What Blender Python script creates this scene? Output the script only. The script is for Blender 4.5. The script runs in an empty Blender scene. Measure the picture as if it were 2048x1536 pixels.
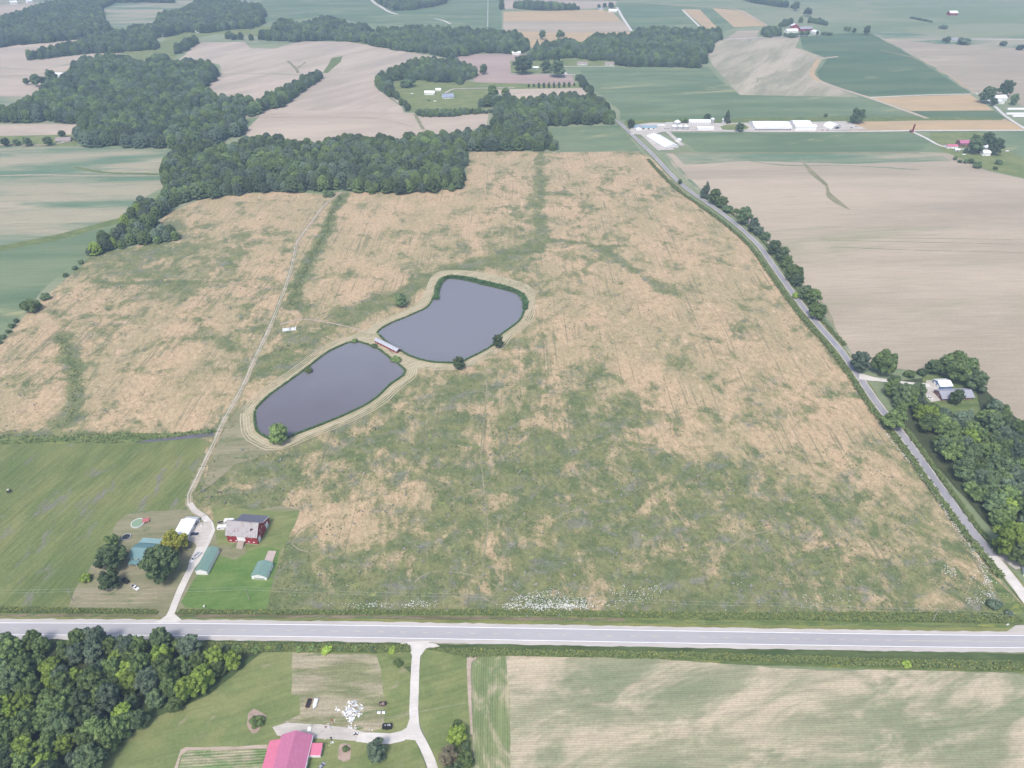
import bpy, bmesh, math, random
import numpy as np
from mathutils import Vector
from mathutils.geometry import delaunay_2d_cdt
random.seed(7); rng = np.random.default_rng(7)
R = math.radians
S = bpy.context.scene
C = S.collection

# ---------------------------------------------------------------- camera, light, exposure
F, PITCH, H = 1420.0, R(35.0), 325.0
cam = bpy.data.cameras.new('camera'); co = bpy.data.objects.new('camera', cam); C.objects.link(co)
co.location = (0, 0, H); co.rotation_euler = (R(90) - PITCH, 0, 0)
cam.sensor_width = 36; cam.lens = 36 * F / 2048; cam.clip_start = 1; cam.clip_end = 30000
S.camera = co
W = bpy.data.worlds.new('World'); S.world = W; W.use_nodes = True
SUN_EL, SUN_AZ = R(58), R(200)
nt = W.node_tree; bg = nt.nodes['Background']
sky = nt.nodes.new('ShaderNodeTexSky'); sky.sky_type = 'NISHITA'; sky.sun_disc = False
sky.sun_elevation = SUN_EL; sky.sun_rotation = SUN_AZ
sky.air_density = 1.0; sky.dust_density = 3.5; sky.ozone_density = 1.0
nt.links.new(sky.outputs[0], bg.inputs[0]); bg.inputs[1].default_value = 0.115
sl = bpy.data.lights.new('sun', 'SUN'); so = bpy.data.objects.new('sun', sl); C.objects.link(so)
sl.energy = 1.5; sl.angle = R(12); sl.color = (1.0, 0.965, 0.91)
d = Vector((math.sin(SUN_AZ) * math.cos(SUN_EL), math.cos(SUN_AZ) * math.cos(SUN_EL), math.sin(SUN_EL)))
so.rotation_euler = d.to_track_quat('Z', 'Y').to_euler()
S.view_settings.view_transform = 'Standard'; S.view_settings.look = 'None'
S.view_settings.exposure = 0.92; S.view_settings.gamma = 1.0
S.render.engine = 'CYCLES'; S.cycles.use_denoising = True; S.cycles.use_adaptive_sampling = False
S.cycles.max_bounces = 6; S.cycles.volume_bounces = 0; S.cycles.diffuse_bounces = 3

# ---------------------------------------------------------------- map: photograph pixel -> place on the ground
cp, sp = math.cos(PITCH), math.sin(PITCH)
def at(px, py, z=0.0):
    u, v = px - 1024.0, py - 768.0
    t = (H - z) / (F * sp + v * cp)
    return (u * t, (F * cp - v * sp) * t)
def scl(py): return (F * sp + (py - 768) * cp) / H          # pixels per metre at that row
def proj(x, y, z=0.0):
    dz = z - H
    dep = y * cp - dz * sp; vy = -(y * sp + dz * cp)
    return 1024 + F * x / dep, 768 + F * vy / dep
def spline(pts, step=4.0, closed=False):
    P = [np.array(p, float) for p in pts]; n = len(P); out = []
    rngs = range(n) if closed else range(n - 1)
    for i in rngs:
        if closed: p0, p1, p2, p3 = P[i - 1], P[i], P[(i + 1) % n], P[(i + 2) % n]
        else: p0, p1, p2, p3 = P[max(i - 1, 0)], P[i], P[i + 1], P[min(i + 2, n - 1)]
        k = max(1, int(np.linalg.norm(p2 - p1) / step))
        for j in range(k):
            t = j / k
            out.append(.5 * ((2 * p1) + (p2 - p0) * t + (2 * p0 - 5 * p1 + 4 * p2 - p3) * t * t + (3 * p1 - p0 - 3 * p2 + p3) * t ** 3))
    if not closed: out.append(P[-1])
    return out

# ---------------------------------------------------------------- node helper
class N:
    def __init__(s, name):
        s.m = bpy.data.materials.new(name); s.m.use_nodes = True; s.t = s.m.node_tree
        s.b = s.t.nodes['Principled BSDF']; s.b.inputs['Roughness'].default_value = .9
        s.b.inputs['Specular IOR Level'].default_value = .2
        g = s.t.nodes.new('ShaderNodeNewGeometry'); s.pos = g.outputs['Position']
    def put(s, sock, v):
        if isinstance(v, bpy.types.NodeSocket): s.t.links.new(v, sock)
        elif isinstance(v, (tuple, list)) and len(v) == 3 and sock.type == 'RGBA': sock.default_value = (*v, 1)
        else: sock.default_value = v
    def math(s, op, a, b=0.0, c=None, clamp=False):
        n = s.t.nodes.new('ShaderNodeMath'); n.operation = op; n.use_clamp = clamp
        s.put(n.inputs[0], a); s.put(n.inputs[1], b)
        if c is not None: s.put(n.inputs[2], c)
        return n.outputs[0]
    def map(s, ang=0, sc=(1, 1, 1), loc=(0, 0, 0)):
        n = s.t.nodes.new('ShaderNodeMapping'); s.t.links.new(s.pos, n.inputs[0])
        n.vector_type = 'TEXTURE' ; n.inputs['Rotation'].default_value = (0, 0, ang); n.inputs['Scale'].default_value = sc; n.inputs['Location'].default_value = loc
        return n.outputs[0]
    def noise(s, size, detail=3, rough=.6, vec=None, dist=0.0):
        n = s.t.nodes.new('ShaderNodeTexNoise'); s.t.links.new(vec or s.pos, n.inputs['Vector'])
        n.inputs['Scale'].default_value = 1.0 / size; n.inputs['Detail'].default_value = detail
        n.inputs['Roughness'].default_value = rough; n.inputs['Distortion'].default_value = dist
        return n.outputs[0]
    def ss(s, x, lo, hi):
        n = s.t.nodes.new('ShaderNodeMapRange'); n.interpolation_type = 'SMOOTHSTEP'
        s.put(n.inputs[0], x); n.inputs[1].default_value = lo; n.inputs[2].default_value = hi
        return n.outputs[0]
    def lin(s, x, lo, hi, a, b):
        n = s.t.nodes.new('ShaderNodeMapRange'); s.put(n.inputs[0], x)
        for i, v in enumerate((lo, hi, a, b)): n.inputs[i + 1].default_value = v
        return n.outputs[0]
    def mix(s, f, a, b):
        n = s.t.nodes.new('ShaderNodeMix'); n.data_type = 'RGBA'
        s.put(n.inputs[0], f); s.put(n.inputs[6], a); s.put(n.inputs[7], b); return n.outputs[2]
    def val(s, col, v):
        n = s.t.nodes.new('ShaderNodeHueSaturation'); s.put(n.inputs['Value'], v); s.put(n.inputs['Color'], col); return n.outputs[0]
    def attr(s, name):
        n = s.t.nodes.new('ShaderNodeAttribute'); n.attribute_name = name; return n.outputs['Fac']
    def rnd(s):
        return s.t.nodes.new('ShaderNodeObjectInfo').outputs['Random']
    def done(s, col, rough=None, metal=None):
        s.put(s.b.inputs['Base Color'], col)
        if rough is not None: s.b.inputs['Roughness'].default_value = rough
        if metal is not None: s.b.inputs['Metallic'].default_value = metal
        return s.m

MAT = {}
def plain(name, col, rough=.6, metal=0.0, var=.12, size=1.2, spec=.3):
    if name in MAT: return MAT[name]
    n = N(name); f = n.noise(size, 4, .7); c = n.val(col, n.lin(f, .3, .7, 1 - var, 1 + var))
    n.b.inputs['Specular IOR Level'].default_value = spec
    MAT[name] = n.done(c, rough, metal); return MAT[name]
def field(name, a, b, patch=60, ang=0.0, st=3.0, lo=.4, hi=.6, fine=2.0, finev=.12, c=None, clo=.6, chi=.7, rows=None, edge=None):
    n = N(name)
    v = n.map(ang, (st, 1, 1))
    p = n.noise(patch, 5, .65, v, .3)
    col = n.mix(n.ss(p, lo, hi), a, b)
    if c is not None:
        q = n.noise(patch * .7, 4, .7, n.map(ang + .2, (st * .8, 1, 1), (311, 97, 0)), .5)
        col = n.mix(n.ss(q, clo, chi), col, c)
    stv = n.noise(fine * 1.3, 3, .6, n.map(ang, (14, 1, 1)))
    f = n.noise(fine, 3, .75)
    s = n.math('MULTIPLY', n.lin(f, .25, .75, 1 - finev, 1 + finev), n.lin(stv, .3, .7, 1 - finev * .8, 1 + finev * .8))
    if rows:
        per, amt, rang = rows
        sx = n.t.nodes.new('ShaderNodeSeparateXYZ'); n.t.links.new(n.map(rang), sx.inputs[0])
        w = n.math('SINE', n.math('MULTIPLY', sx.outputs[1], 2 * math.pi / per))
        s = n.math('MULTIPLY', s, n.lin(w, -1, 1, 1 - amt, 1 + amt))
    MAT[name] = n.done(n.val(col, s)); return MAT[name]

# ---------------------------------------------------------------- mesh helpers
def link(name, me, parent=None, mat=None):
    o = bpy.data.objects.new(name, me); C.objects.link(o)
    if parent is not None: o.parent = parent
    if mat is not None and not me.materials: me.materials.append(mat)
    return o
def raw(name, V, Fc, mat=None, parent=None):
    me = bpy.data.meshes.new(name); me.from_pydata([tuple(v) for v in V], [], Fc); me.update()
    return link(name, me, parent, mat)
def tag(o, label=None, cat=None, group=None, kind=None):
    if label: o['label'] = label
    if cat: o['category'] = cat
    if group: o['group'] = group
    if kind: o['kind'] = kind
    return o
ZL = [0.0]
def nextz(): ZL[0] += .004; return ZL[0]
def sheet_world(name, W_, mat, z=None):
    z = nextz() if z is None else z
    me = bpy.data.meshes.new(name)
    r = delaunay_2d_cdt([Vector(p) for p in W_], [], [list(range(len(W_)))], 1, .01)
    me.from_pydata([(v.x, v.y, z) for v in r[0]], [], r[2]); me.update()
    for f in me.polygons:
        if f.normal.z < 0: me.flip_normals(); break
    return tag(link(name, me, None, mat), kind='structure')
def sheet(name, px, mat, wob=1.2, z=None, step=12):
    """a field traced along its outline; the edge wanders slightly as real ones do"""
    P = [np.array(at(*p)) for p in px]; out = []
    for i in range(len(P)):
        a, b = P[i], P[(i + 1) % len(P)]; L = np.linalg.norm(b - a); k = max(1, int(L / step))
        for j in range(k):
            q = a + (b - a) * j / k
            if j: q = q + rng.normal(0, wob * .35, 2)
            out.append(q)
    return sheet_world(name, out, mat, z)
def ribbon(name, px, w, mat, z=None, world=False, jit=0.0, kind='structure', step=5.0, off=0.0):
    z = nextz() if z is None else z
    P = spline([p if world else at(*p) for p in px], step)
    V = []; Fc = []
    for i, p in enumerate(P):
        t = P[min(i + 1, len(P) - 1)] - P[max(i - 1, 0)]; t = t / (np.linalg.norm(t) + 1e-9); n = np.array((-t[1], t[0]))
        wi = (w(i / (len(P) - 1)) if callable(w) else w)
        a = wi / 2 + (random.uniform(-jit, jit)); b = wi / 2 + random.uniform(-jit, jit)
        V += [(*(p + n * (off + a)), z), (*(p + n * (off - b)), z)]
        if i: Fc.append((2 * i - 2, 2 * i - 1, 2 * i + 1, 2 * i))
    o = raw(name, V, Fc, mat)
    return tag(o, kind=kind) if kind else o

class MB:
    def __init__(s): s.v = []; s.f = []
    def add(s, V, Fc):
        n = len(s.v); s.v += [tuple(v) for v in V]; s.f += [tuple(i + n for i in f) for f in Fc]; return s
    def box(s, x0, x1, y0, y1, z0, z1, rot=0, taper=1.0):
        cx, cy = (x0 + x1) / 2, (y0 + y1) / 2
        V = []
        for z, k in ((z0, 1.0), (z1, taper)):
            for x, y in ((x0, y0), (x1, y0), (x1, y1), (x0, y1)):
                X, Y = (x - cx) * k, (y - cy) * k
                V.append((cx + X * math.cos(rot) - Y * math.sin(rot), cy + X * math.sin(rot) + Y * math.cos(rot), z))
        return s.add(V, [(3, 2, 1, 0), (4, 5, 6, 7), (0, 1, 5, 4), (1, 2, 6, 5), (2, 3, 7, 6), (3, 0, 4, 7)])
    def prism(s, prof, y0, y1, axis='y'):
        """profile in (x,z) extruded along y (or profile in (y,z) along x)"""
        n = len(prof)
        if axis == 'y': V = [(a, y0, b) for a, b in prof] + [(a, y1, b) for a, b in prof]
        else: V = [(y0, a, b) for a, b in prof] + [(y1, a, b) for a, b in prof]
        return s.add(V, [tuple(range(n)), tuple(range(2 * n - 1, n - 1, -1))] + [(i, i + n, (i + 1) % n + n, (i + 1) % n) for i in range(n)])
    def cyl(s, x, y, z0, z1, r0, r1=None, n=12, cap=True):
        r1 = r0 if r1 is None else r1
        V = [(x + r0 * math.cos(2 * math.pi * i / n), y + r0 * math.sin(2 * math.pi * i / n), z0) for i in range(n)] + \
            [(x + r1 * math.cos(2 * math.pi * i / n), y + r1 * math.sin(2 * math.pi * i / n), z1) for i in range(n)]
        Fc = [(i, (i + 1) % n, (i + 1) % n + n, i + n) for i in range(n)]
        if cap: Fc += [tuple(range(n - 1, -1, -1)), tuple(range(n, 2 * n))]
        return s.add(V, Fc)
    def tube(s, a, b, r0, r1=None, n=6):
        r1 = r0 if r1 is None else r1
        a, b = Vector(a), Vector(b); d = (b - a).normalized(); u = d.orthogonal().normalized(); w = d.cross(u)
        V = [a + (u * math.cos(6.2832 * i / n) + w * math.sin(6.2832 * i / n)) * r0 for i in range(n)] + \
            [b + (u * math.cos(6.2832 * i / n) + w * math.sin(6.2832 * i / n)) * r1 for i in range(n)]
        return s.add(V, [(i, (i + 1) % n, (i + 1) % n + n, i + n) for i in range(n)] + [tuple(range(n - 1, -1, -1)), tuple(range(n, 2 * n))])
    def obj(s, name, mat, parent=None):
        o = raw(name, s.v, s.f, mat, parent)
        bm = bmesh.new(); bm.from_mesh(o.data); bmesh.ops.recalc_face_normals(bm, faces=bm.faces); bm.to_mesh(o.data); bm.free()
        return o
def empty(name, x, y, rot, label, cat, group=None):
    o = bpy.data.objects.new(name, None); C.objects.link(o); o.location = (x, y, 0); o.rotation_euler = (0, 0, rot)
    o.empty_display_size = .5
    return tag(o, label, cat, group)
def inside(P, X, Y):
    c = np.zeros(len(X), bool); n = len(P)
    for i in range(n):
        x0, y0 = P[i]; x1, y1 = P[(i + 1) % n]
        if y0 == y1: continue
        k = (y0 > Y) != (y1 > Y)
        c ^= k & (X < (x1 - x0) * (Y - y0) / (y1 - y0) + x0)
    return c
def edged(P, X, Y, closed=True):
    d = np.full(len(X), 1e9); n = len(P)
    for i in range(n if closed else n - 1):
        a = np.array(P[i]); b = np.array(P[(i + 1) % n]); ab = b - a; L = ab @ ab + 1e-9
        t = np.clip(((X - a[0]) * ab[0] + (Y - a[1]) * ab[1]) / L, 0, 1)
        d = np.minimum(d, np.hypot(X - a[0] - t * ab[0], Y - a[1] - t * ab[1]))
    return d

# ================================================================ GROUND AND FIELDS
TW = math.pi / 2
field('farmland', (.165, .215, .115), (.24, .26, .16), 160, .1, 3, .38, .62, 3, .1, (.34, .29, .22), .62, .72)
field('soy', (.105, .16, .085), (.17, .215, .12), 70, 0.05, 4.5, .36, .64, 2.5, .14, (.27, .275, .15), .57, .70)
field('soy_dark', (.075, .128, .066), (.12, .165, .085), 70, .05, 5, .36, .64, 2.5, .14, (.22, .235, .12), .60, .72)
field('pale_crop', (.12, .19, .115), (.33, .30, .21), 70, .08, 5, .40, .60, 2.5, .14, (.43, .36, .27), .60, .70)
field('striped_crop', (.26, .25, .17), (.42, .37, .28), 60, 1.05, 6, .38, .62, 3, .13, (.16, .2, .125), .64, .74)
field('stubble', (.385, .32, .255), (.46, .38, .30), 90, .1, 4, .38, .62, 2, .1, (.35, .30, .235), .6, .74)
field('stubble_slant', (.355, .30, .24), (.455, .38, .305), 60, 1.0, 6, .38, .62, 2, .12, (.33, .275, .22), .58, .72)
field('bare_field', (.325, .275, .205), (.425, .355, .27), 110, .02, 7, .36, .64, 2, .12, (.27, .265, .17), .54, .70)
field('wheat', (.46, .335, .19), (.40, .305, .185), 60, .02, 4, .38, .62, 2, .12, (.30, .27, .16), .64, .74)
field('turned_soil', (.32, .245, .215), (.39, .30, .26), 60, 0, 5, .38, .62, 2, .1)
field('yard_grass', (.14, .18, .065), (.20, .22, .09), 20, .3, 1.5, .38, .62, 1.5, .14, (.25, .235, .14), .60, .74)
field('bright_lawn', (.095, .17, .045), (.135, .20, .06), 14, .2, 1.5, .38, .62, 1.0, .14, (.17, .2, .085), .62, .75)
field('dry_lawn', (.19, .19, .105), (.265, .24, .155), 12, .05, 4, .36, .64, 1.0, .14, (.13, .165, .07), .56, .68)
field('rough_pasture', (.105, .145, .05), (.185, .20, .078), 22, 1.30, 2.6, .30, .70, 1.2, .22, (.175, .175, .14), .54, .68)
field('verge_grass', (.14, .165, .055), (.20, .205, .075), 9, 0, 4, .36, .64, .8, .2, (.24, .21, .12), .62, .72)
field('ditch_grass', (.12, .115, .06), (.20, .165, .11), 6, 0, 6, .4, .6, .8, .22, (.09, .125, .05), .5, .62)
field('dark_verge', (.055, .085, .03), (.085, .115, .045), 7, 0, 4, .38, .62, .8, .2)
field('tall_weeds', (.10, .145, .05), (.155, .185, .07), 7, 0, 3, .38, .62, .8, .3, (.2, .22, .06), .58, .66)
field('cut_garden', (.19, .20, .10), (.33, .29, .20), 9, .02, 5, .4, .6, .7, .28, (.13, .17, .07), .58, .68)
field('row_crop', (.28, .275, .175), (.195, .22, .13), 34, .1, 3, .36, .64, 1.2, .16, (.44, .375, .27), .42, .64, rows=(1.15, .09, -.018))
field('row_crop_upright', (.19, .225, .10), (.14, .185, .08), 20, TW, 3, .36, .64, 1.2, .14, (.42, .36, .25), .46, .68, rows=(1.15, .11, TW + .02))
field('garden_rows', (.14, .20, .08), (.30, .28, .18), 5, .08, 3, .4, .6, .6, .3, rows=(1.3, .25, .06))
field('gravel', (.60, .57, .53), (.52, .49, .455), 8, 0, 1.2, .35, .65, .5, .07)
field('yard_gravel', (.42, .39, .35), (.50, .46, .42), 10, .1, 1.5, .35, .65, .6, .12, (.27, .26, .2), .6, .75)
field('dirt', (.36, .29, .23), (.43, .35, .28), 6, 0, 2, .35, .65, .5, .14)
field('mulch', (.30, .225, .18), (.38, .29, .24), 3, 0, 1, .35, .65, .4, .16)
field('shoulder_gravel', (.48, .45, .425), (.42, .395, .37), 14, 0, 5, .35, .65, .5, .1, (.38, .33, .29), .6, .75)
field('asphalt', (.325, .32, .335), (.375, .368, .38), 25, 0, 9, .35, .65, .6, .05)
field('lane_asphalt', (.25, .245, .265), (.31, .30, .32), 18, 1.0, 6, .35, .65, .6, .06)
field('mown_bank', (.31, .285, .175), (.40, .345, .23), 9, .7, 2, .36, .64, .8, .2, (.17, .2, .10), .6, .72)
field('hay_rows', (.41, .36, .24), (.47, .41, .29), 5, .7, 2, .36, .64, .8, .15)
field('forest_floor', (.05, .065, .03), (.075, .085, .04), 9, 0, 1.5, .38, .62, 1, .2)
field('line_paint', (.85, .85, .85), (.8, .8, .8), 4, 0, 1, .35, .65, .4, .05)
field('yellow_paint', (.62, .55, .33), (.55, .5, .33), 4, 0, 1, .35, .65, .4, .1)

ground = raw('ground', [(-6500, -700, 0), (6500, -700, 0), (6500, 11500, 0), (-6500, 11500, 0)], [(0, 1, 2, 3)], MAT['farmland']); tag(ground, kind='structure')

# --- far fields, from the top of the picture down (outlines traced in photograph pixels, laid out in metres on the ground)
FIELDS = [
 ('pale_field', 'pale_crop', [(-200,-60),(500,-60),(510,10),(300,8),(60,14),(0,35),(-150,50)]),
 ('stubble_field', 'stubble', [(-80,12),(78,6),(60,15),(0,36),(-80,46)]),
 ('pale_field', 'pale_crop', [(200,14),(240,5),(372,6),(360,22),(320,28),(312,50),(270,56),(228,58),(205,38)]),
 ('green_field', 'soy', [(500,-60),(1003,-60),(1003,62),(860,52),(730,47),(640,32),(600,38),(515,46),(528,20)]),
 ('stubble_field', 'stubble', [(-80,92),(40,88),(165,74),(205,72),(165,86),(110,98),(60,103),(62,122),(0,131),(-80,136)]),
 ('stubble_field', 'stubble', [(-90,130),(0,127),(200,106),(258,100),(215,118),(150,124),(143,140),(80,170),(65,196),(0,198),(-90,200)]),
 ('pale_field', 'pale_crop', [(-90,192),(66,193),(40,207),(0,214),(-90,218)]),
 ('meadow', 'yard_grass', [(215,122),(245,106),(320,86),(350,66),(400,63),(512,52),(800,62),(900,80),(800,100),(700,84),(512,72),(430,68),(372,82),(345,98),(356,112),(340,124),(290,128)]),
 ('stubble_field', 'stubble_slant', [(352,124),(372,108),(388,90),(402,84),(490,84),(500,96),(550,97),(590,85),(620,82),(700,84),(745,92),(800,102),(905,118),(860,114),(800,130),(750,150),(748,172),(770,190),(805,215),(808,225),(740,226),(660,221),(560,222),(520,232),(470,240),(405,230),(385,210),(405,178),(443,150),(440,130),(400,118)]),
 ('stubble_field', 'stubble', [(520,232),(560,222),(660,221),(740,226),(850,226),(978,226),(972,254),(900,266),(850,278),(780,292),(640,294),(500,286),(490,262)]),
 ('grass_strip', 'tall_weeds', [(686,112),(681,124),(664,138),(655,146),(645,146),(656,130),(664,116)]),
 ('tan_strip', 'stubble', [(0,249),(-90,249),(-90,273),(0,272),(145,270),(165,255),(160,249),(90,248)]),
 ('house_lawn', 'yard_grass', [(-90,273),(0,272),(148,269),(160,280),(150,295),(0,293),(-90,294)]),
 ('pale_field', 'pale_crop', [(-90,293),(0,293),(150,293),(350,300),(330,335),(325,375),(290,395),(260,428),(240,438),(120,472),(0,494),(-90,505)]),
 ('ditch_strip', 'tall_weeds', [(-90,503),(0,491),(110,470),(245,434),(240,446),(110,482),(0,502),(-90,516)]),
 ('green_field', 'soy', [(-90,514),(0,502),(110,482),(245,446),(205,475),(170,515),(140,530),(90,575),(60,610),(0,685),(-90,780)]),
 ('tan_field', 'wheat', [(1007,24),(1060,22),(1200,20),(1226,25),(1267,68),(1266,80),(1200,92),(1060,95),(1007,66)]),
 ('pale_strip', 'bare_field', [(1007,42),(1100,43),(1245,42),(1262,64),(1100,66),(1007,60)]),
 ('dirt_strip', 'stubble', [(1007,-3),(1007,18),(1180,17),(1232,10),(1232,2)]),
 ('green_field', 'soy', [(1232,8),(1300,8),(1430,18),(1472,56),(1440,66),(1400,62),(1266,66),(1245,35)]),
 ('tan_strip', 'wheat', [(1364,18),(1400,19),(1440,62),(1415,60)]),
 ('tan_strip', 'wheat', [(1424,16),(1490,22),(1537,52),(1468,54)]),
 ('tan_strip', 'bare_field', [(1475,62),(1518,61),(1512,78),(1448,81)]),
 ('brown_field', 'turned_soil', [(905,108),(1075,108),(1075,120),(1050,149),(945,151),(930,130)]),
 ('brown_field', 'turned_soil', [(945,150),(1055,149),(1143,150),(1150,165),(1145,173),(1000,176),(950,168)]),
 ('house_lawn', 'yard_grass', [(1020,122),(1160,118),(1232,120),(1232,133),(1112,134),(1128,149),(1022,149)]),
 ('house_lawn', 'yard_grass', [(775,150),(900,158),(955,165),(1160,170),(1168,178),(985,180),(985,215),(940,222),(820,223),(800,205),(770,182)]),
 ('tan_strip', 'stubble', [(990,179),(1166,176),(1174,192),(1010,200)]),
 ('green_field', 'soy', [(1158,139),(1110,134),(1230,133),(1415,133),(1440,160),(1480,190),(1720,193),(1738,194),(1855,236),(1700,239),(1640,237),(1240,240),(1240,222),(1190,180)]),
 ('striped_field', 'striped_crop', [(1412,108),(1432,82),(1530,76),(1600,73),(1590,95),(1648,115),(1625,150),(1640,165),(1717,194),(1480,190),(1428,134)]),
 ('green_field', 'soy_dark', [(1600,72),(1700,66),(1742,67),(1800,98),(1948,190),(1730,193),(1640,160),(1633,145),(1655,118),(1605,97)]),
 ('pale_field', 'bare_field', [(1744,66),(1900,87),(2130,98),(2130,260),(2010,192),(1948,186),(1850,126)]),
 ('pale_field', 'pale_crop', [(1744,66),(1740,60),(1900,74),(2130,80),(2130,100),(1900,90),(1770,78)]),
 ('orange_field', 'wheat', [(1742,195),(1940,189),(1988,221),(1822,222)]),
 ('green_field', 'soy_dark', [(1822,222),(1988,221),(2012,237),(1862,238)]),
 ('orange_field', 'wheat', [(1690,262),(1715,242),(1850,239),(2008,238),(2070,262)]),
 ('scrub_strip', 'tall_weeds', [(1250,240),(1640,234),(1850,233),(2008,236),(2005,240),(1850,241),(1640,245),(1300,248),(1250,250)]),
 ('green_field', 'soy', [(1075,256),(1237,250),(1282,303),(1115,304)]),
 ('green_field', 'soy', [(1340,266),(1828,265),(1862,282),(1840,303),(1400,306)]),
 ('far_lawn', 'yard_grass', [(1860,264),(2200,262),(2200,380),(2048,356),(1975,340),(1900,312),(1862,284)]),
 ('green_field', 'soy', [(1960,262),(2200,262),(2200,330),(2048,318),(2000,292)]),
 ('tan_field', 'bare_field', [(1330,306),(1840,304),(1895,306),(1975,342),(2048,358),(2200,385),(2200,965),(2048,858),(2000,815),(1955,772),(1900,752),(1800,738),(1712,735),(1650,660),(1600,590),(1530,480),(1400,385),(1345,330)]),
 ('tan_field', 'pale_crop', [(1345,306),(1840,304),(1880,308),(1900,322),(1700,328),(1500,322),(1370,330)]),
 ('weed_streak', 'dry_lawn', [(1597,314),(1625,340),(1655,368),(1660,385),(1702,421),(1672,408),(1655,396),(1650,372),(1620,348)]),
 ('verge_path', 'dry_lawn', [(1640,600),(1655,612),(1680,680),(1718,740),(1740,780),(1712,758),(1668,690),(1642,648)]),
]
for nm, mt, px in FIELDS: sheet(nm, px, MAT[mt])
# grassy and dusty field margins
for pts, w, mt in [([(1625,150),(1650,167),(1740,196),(1855,237)], 9, 'stubble'), ([(1636,120),(1624,148),(1640,163)], 10, 'wheat'),
                   ([(1635,118),(1668,114),(1675,113)], 9, 'stubble'), ([(1740,195),(1850,190),(1945,188)], 5, 'gravel'),
                   ([(800,206),(760,178)], 5, 'stubble'), ([(1742,66),(1850,125),(1948,188)], 6, 'pale_crop'),
                   ([(1365,20),(1400,54)], 7, 'gravel'), ([(500,275),(520,240),(560,226),(700,224),(850,228)], 8, 'stubble'),
                   ([(1335,306),(1600,306),(1840,306)], 6, 'dry_lawn'), ([(1640,480),(1850,485),(2100,490)], .8, 'tall_weeds'),
                   ([(1640,476),(1850,477),(2100,480)], .8, 'tall_weeds'), ([(1660,494),(1850,501),(2100,506)], .8, 'tall_weeds')]:
    ribbon('field_margin', pts, w, MAT[mt], jit=.2)
# shallow drainage lines and turning rows that show in the far fields
for pts, w, mt in [([(575,122),(590,135),(597,146)], 7, 'dry_lawn'), ([(612,124),(598,134),(592,138)], 5, 'dry_lawn'), ([(430,148),(520,147),(600,150)], 4, 'pale_crop'),
                   ([(150,334),(210,345),(320,348)], 6, 'tall_weeds'), ([(-20,352),(90,350),(200,352),(318,352)], 4, 'bare_field'), ([(830,228),(836,240),(846,258),(850,265)], 6, 'dry_lawn'),
                   ([(505,236),(640,234),(760,238),(850,262)], 4, 'bare_field'), ([(0,152),(60,150),(140,142)], 6, 'pale_crop'), ([(0,136),(80,138),(150,126)], 5, 'pale_crop'),
                   ([(1760,100),(1850,124),(1950,186)], 3, 'wheat'), ([(1440,140),(1560,150),(1700,185)], 3, 'bare_field'), ([(1330,306),(1400,380),(1530,480),(1620,600),(1700,710)], 5, 'pale_crop'),
                   ([(1245,227),(1290,221),(1350,225)], 4, 'tall_weeds'), ([(1460,315),(1560,330),(1700,332),(1840,340)], 3, 'pale_crop'), ([(1300,262),(1330,290),(1380,303)], 5, 'dry_lawn'),
                   ([(640,20),(600,26),(560,32)], 6, 'pale_crop'), ([(1545,78),(1600,100),(1640,120)], 3, 'wheat'), ([(860,120),(900,145)], 3, 'bare_field')]:
    ribbon('drainage_line', pts, w, MAT[mt], jit=.8)

# --- the big overgrown field round the ponds: one sheet, its plant cover painted as growth density
GX = [0,150,300,450,600,750,900,1050,1200,1350,1500,1650,1800,1950]
GY = [300,400,500,600,700,800,870,950,1050,1130,1200,1240]
GG = np.array([
 [.3,.3,.3,.2,.3,.3,.25,.3,.25,.3,.25,.2,.2,.2],
 [.3,.3,.3,.12,.25,.2,.2,.38,.35,.35,.3,.2,.2,.2],
 [.5,.55,.84,.74,.35,.25,.42,.55,.42,.3,.28,.2,.2,.2],
 [.3,.48,.5,.36,.45,.25,.45,.42,.32,.3,.3,.28,.2,.2],
 [.28,.36,.3,.38,.66,.6,.5,.38,.3,.3,.32,.3,.3,.3],
 [.28,.34,.3,.3,.6,.6,.6,.66,.7,.35,.3,.3,.35,.3],
 [.62,.5,.5,.55,.6,.6,.68,.76,.66,.46,.34,.32,.35,.4],
 [.9,.9,.85,.8,.86,.66,.8,.86,.88,.78,.66,.44,.32,.46],
 [.9,.9,.9,.8,.48,.52,.68,.78,.86,.72,.78,.68,.5,.42],
 [.9,.9,.9,.8,.6,.74,.78,.76,.84,.8,.86,.84,.76,.5],
 [.95,.95,.95,.9,.95,.95,.9,.95,.92,.95,.9,.88,.62,.55],
 [.95,.95,.95,.95,.95,.95,.95,.95,.95,.95,.95,.95,.9,.8]])
def growth(px, py):
    px = np.clip(px, GX[0], GX[-1] - 1e-3); py = np.clip(py, GY[0], GY[-1] - 1e-3)
    i = np.searchsorted(GX, px, 'right') - 1; j = np.searchsorted(GY, py, 'right') - 1
    gx, gy = np.array(GX), np.array(GY)
    u = (px - gx[i]) / (gx[i + 1] - gx[i]); v = (py - gy[j]) / (gy[j + 1] - gy[j])
    return (GG[j, i] * (1 - u) + GG[j, i + 1] * u) * (1 - v) + (GG[j + 1, i] * (1 - u) + GG[j + 1, i + 1] * u) * v
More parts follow.
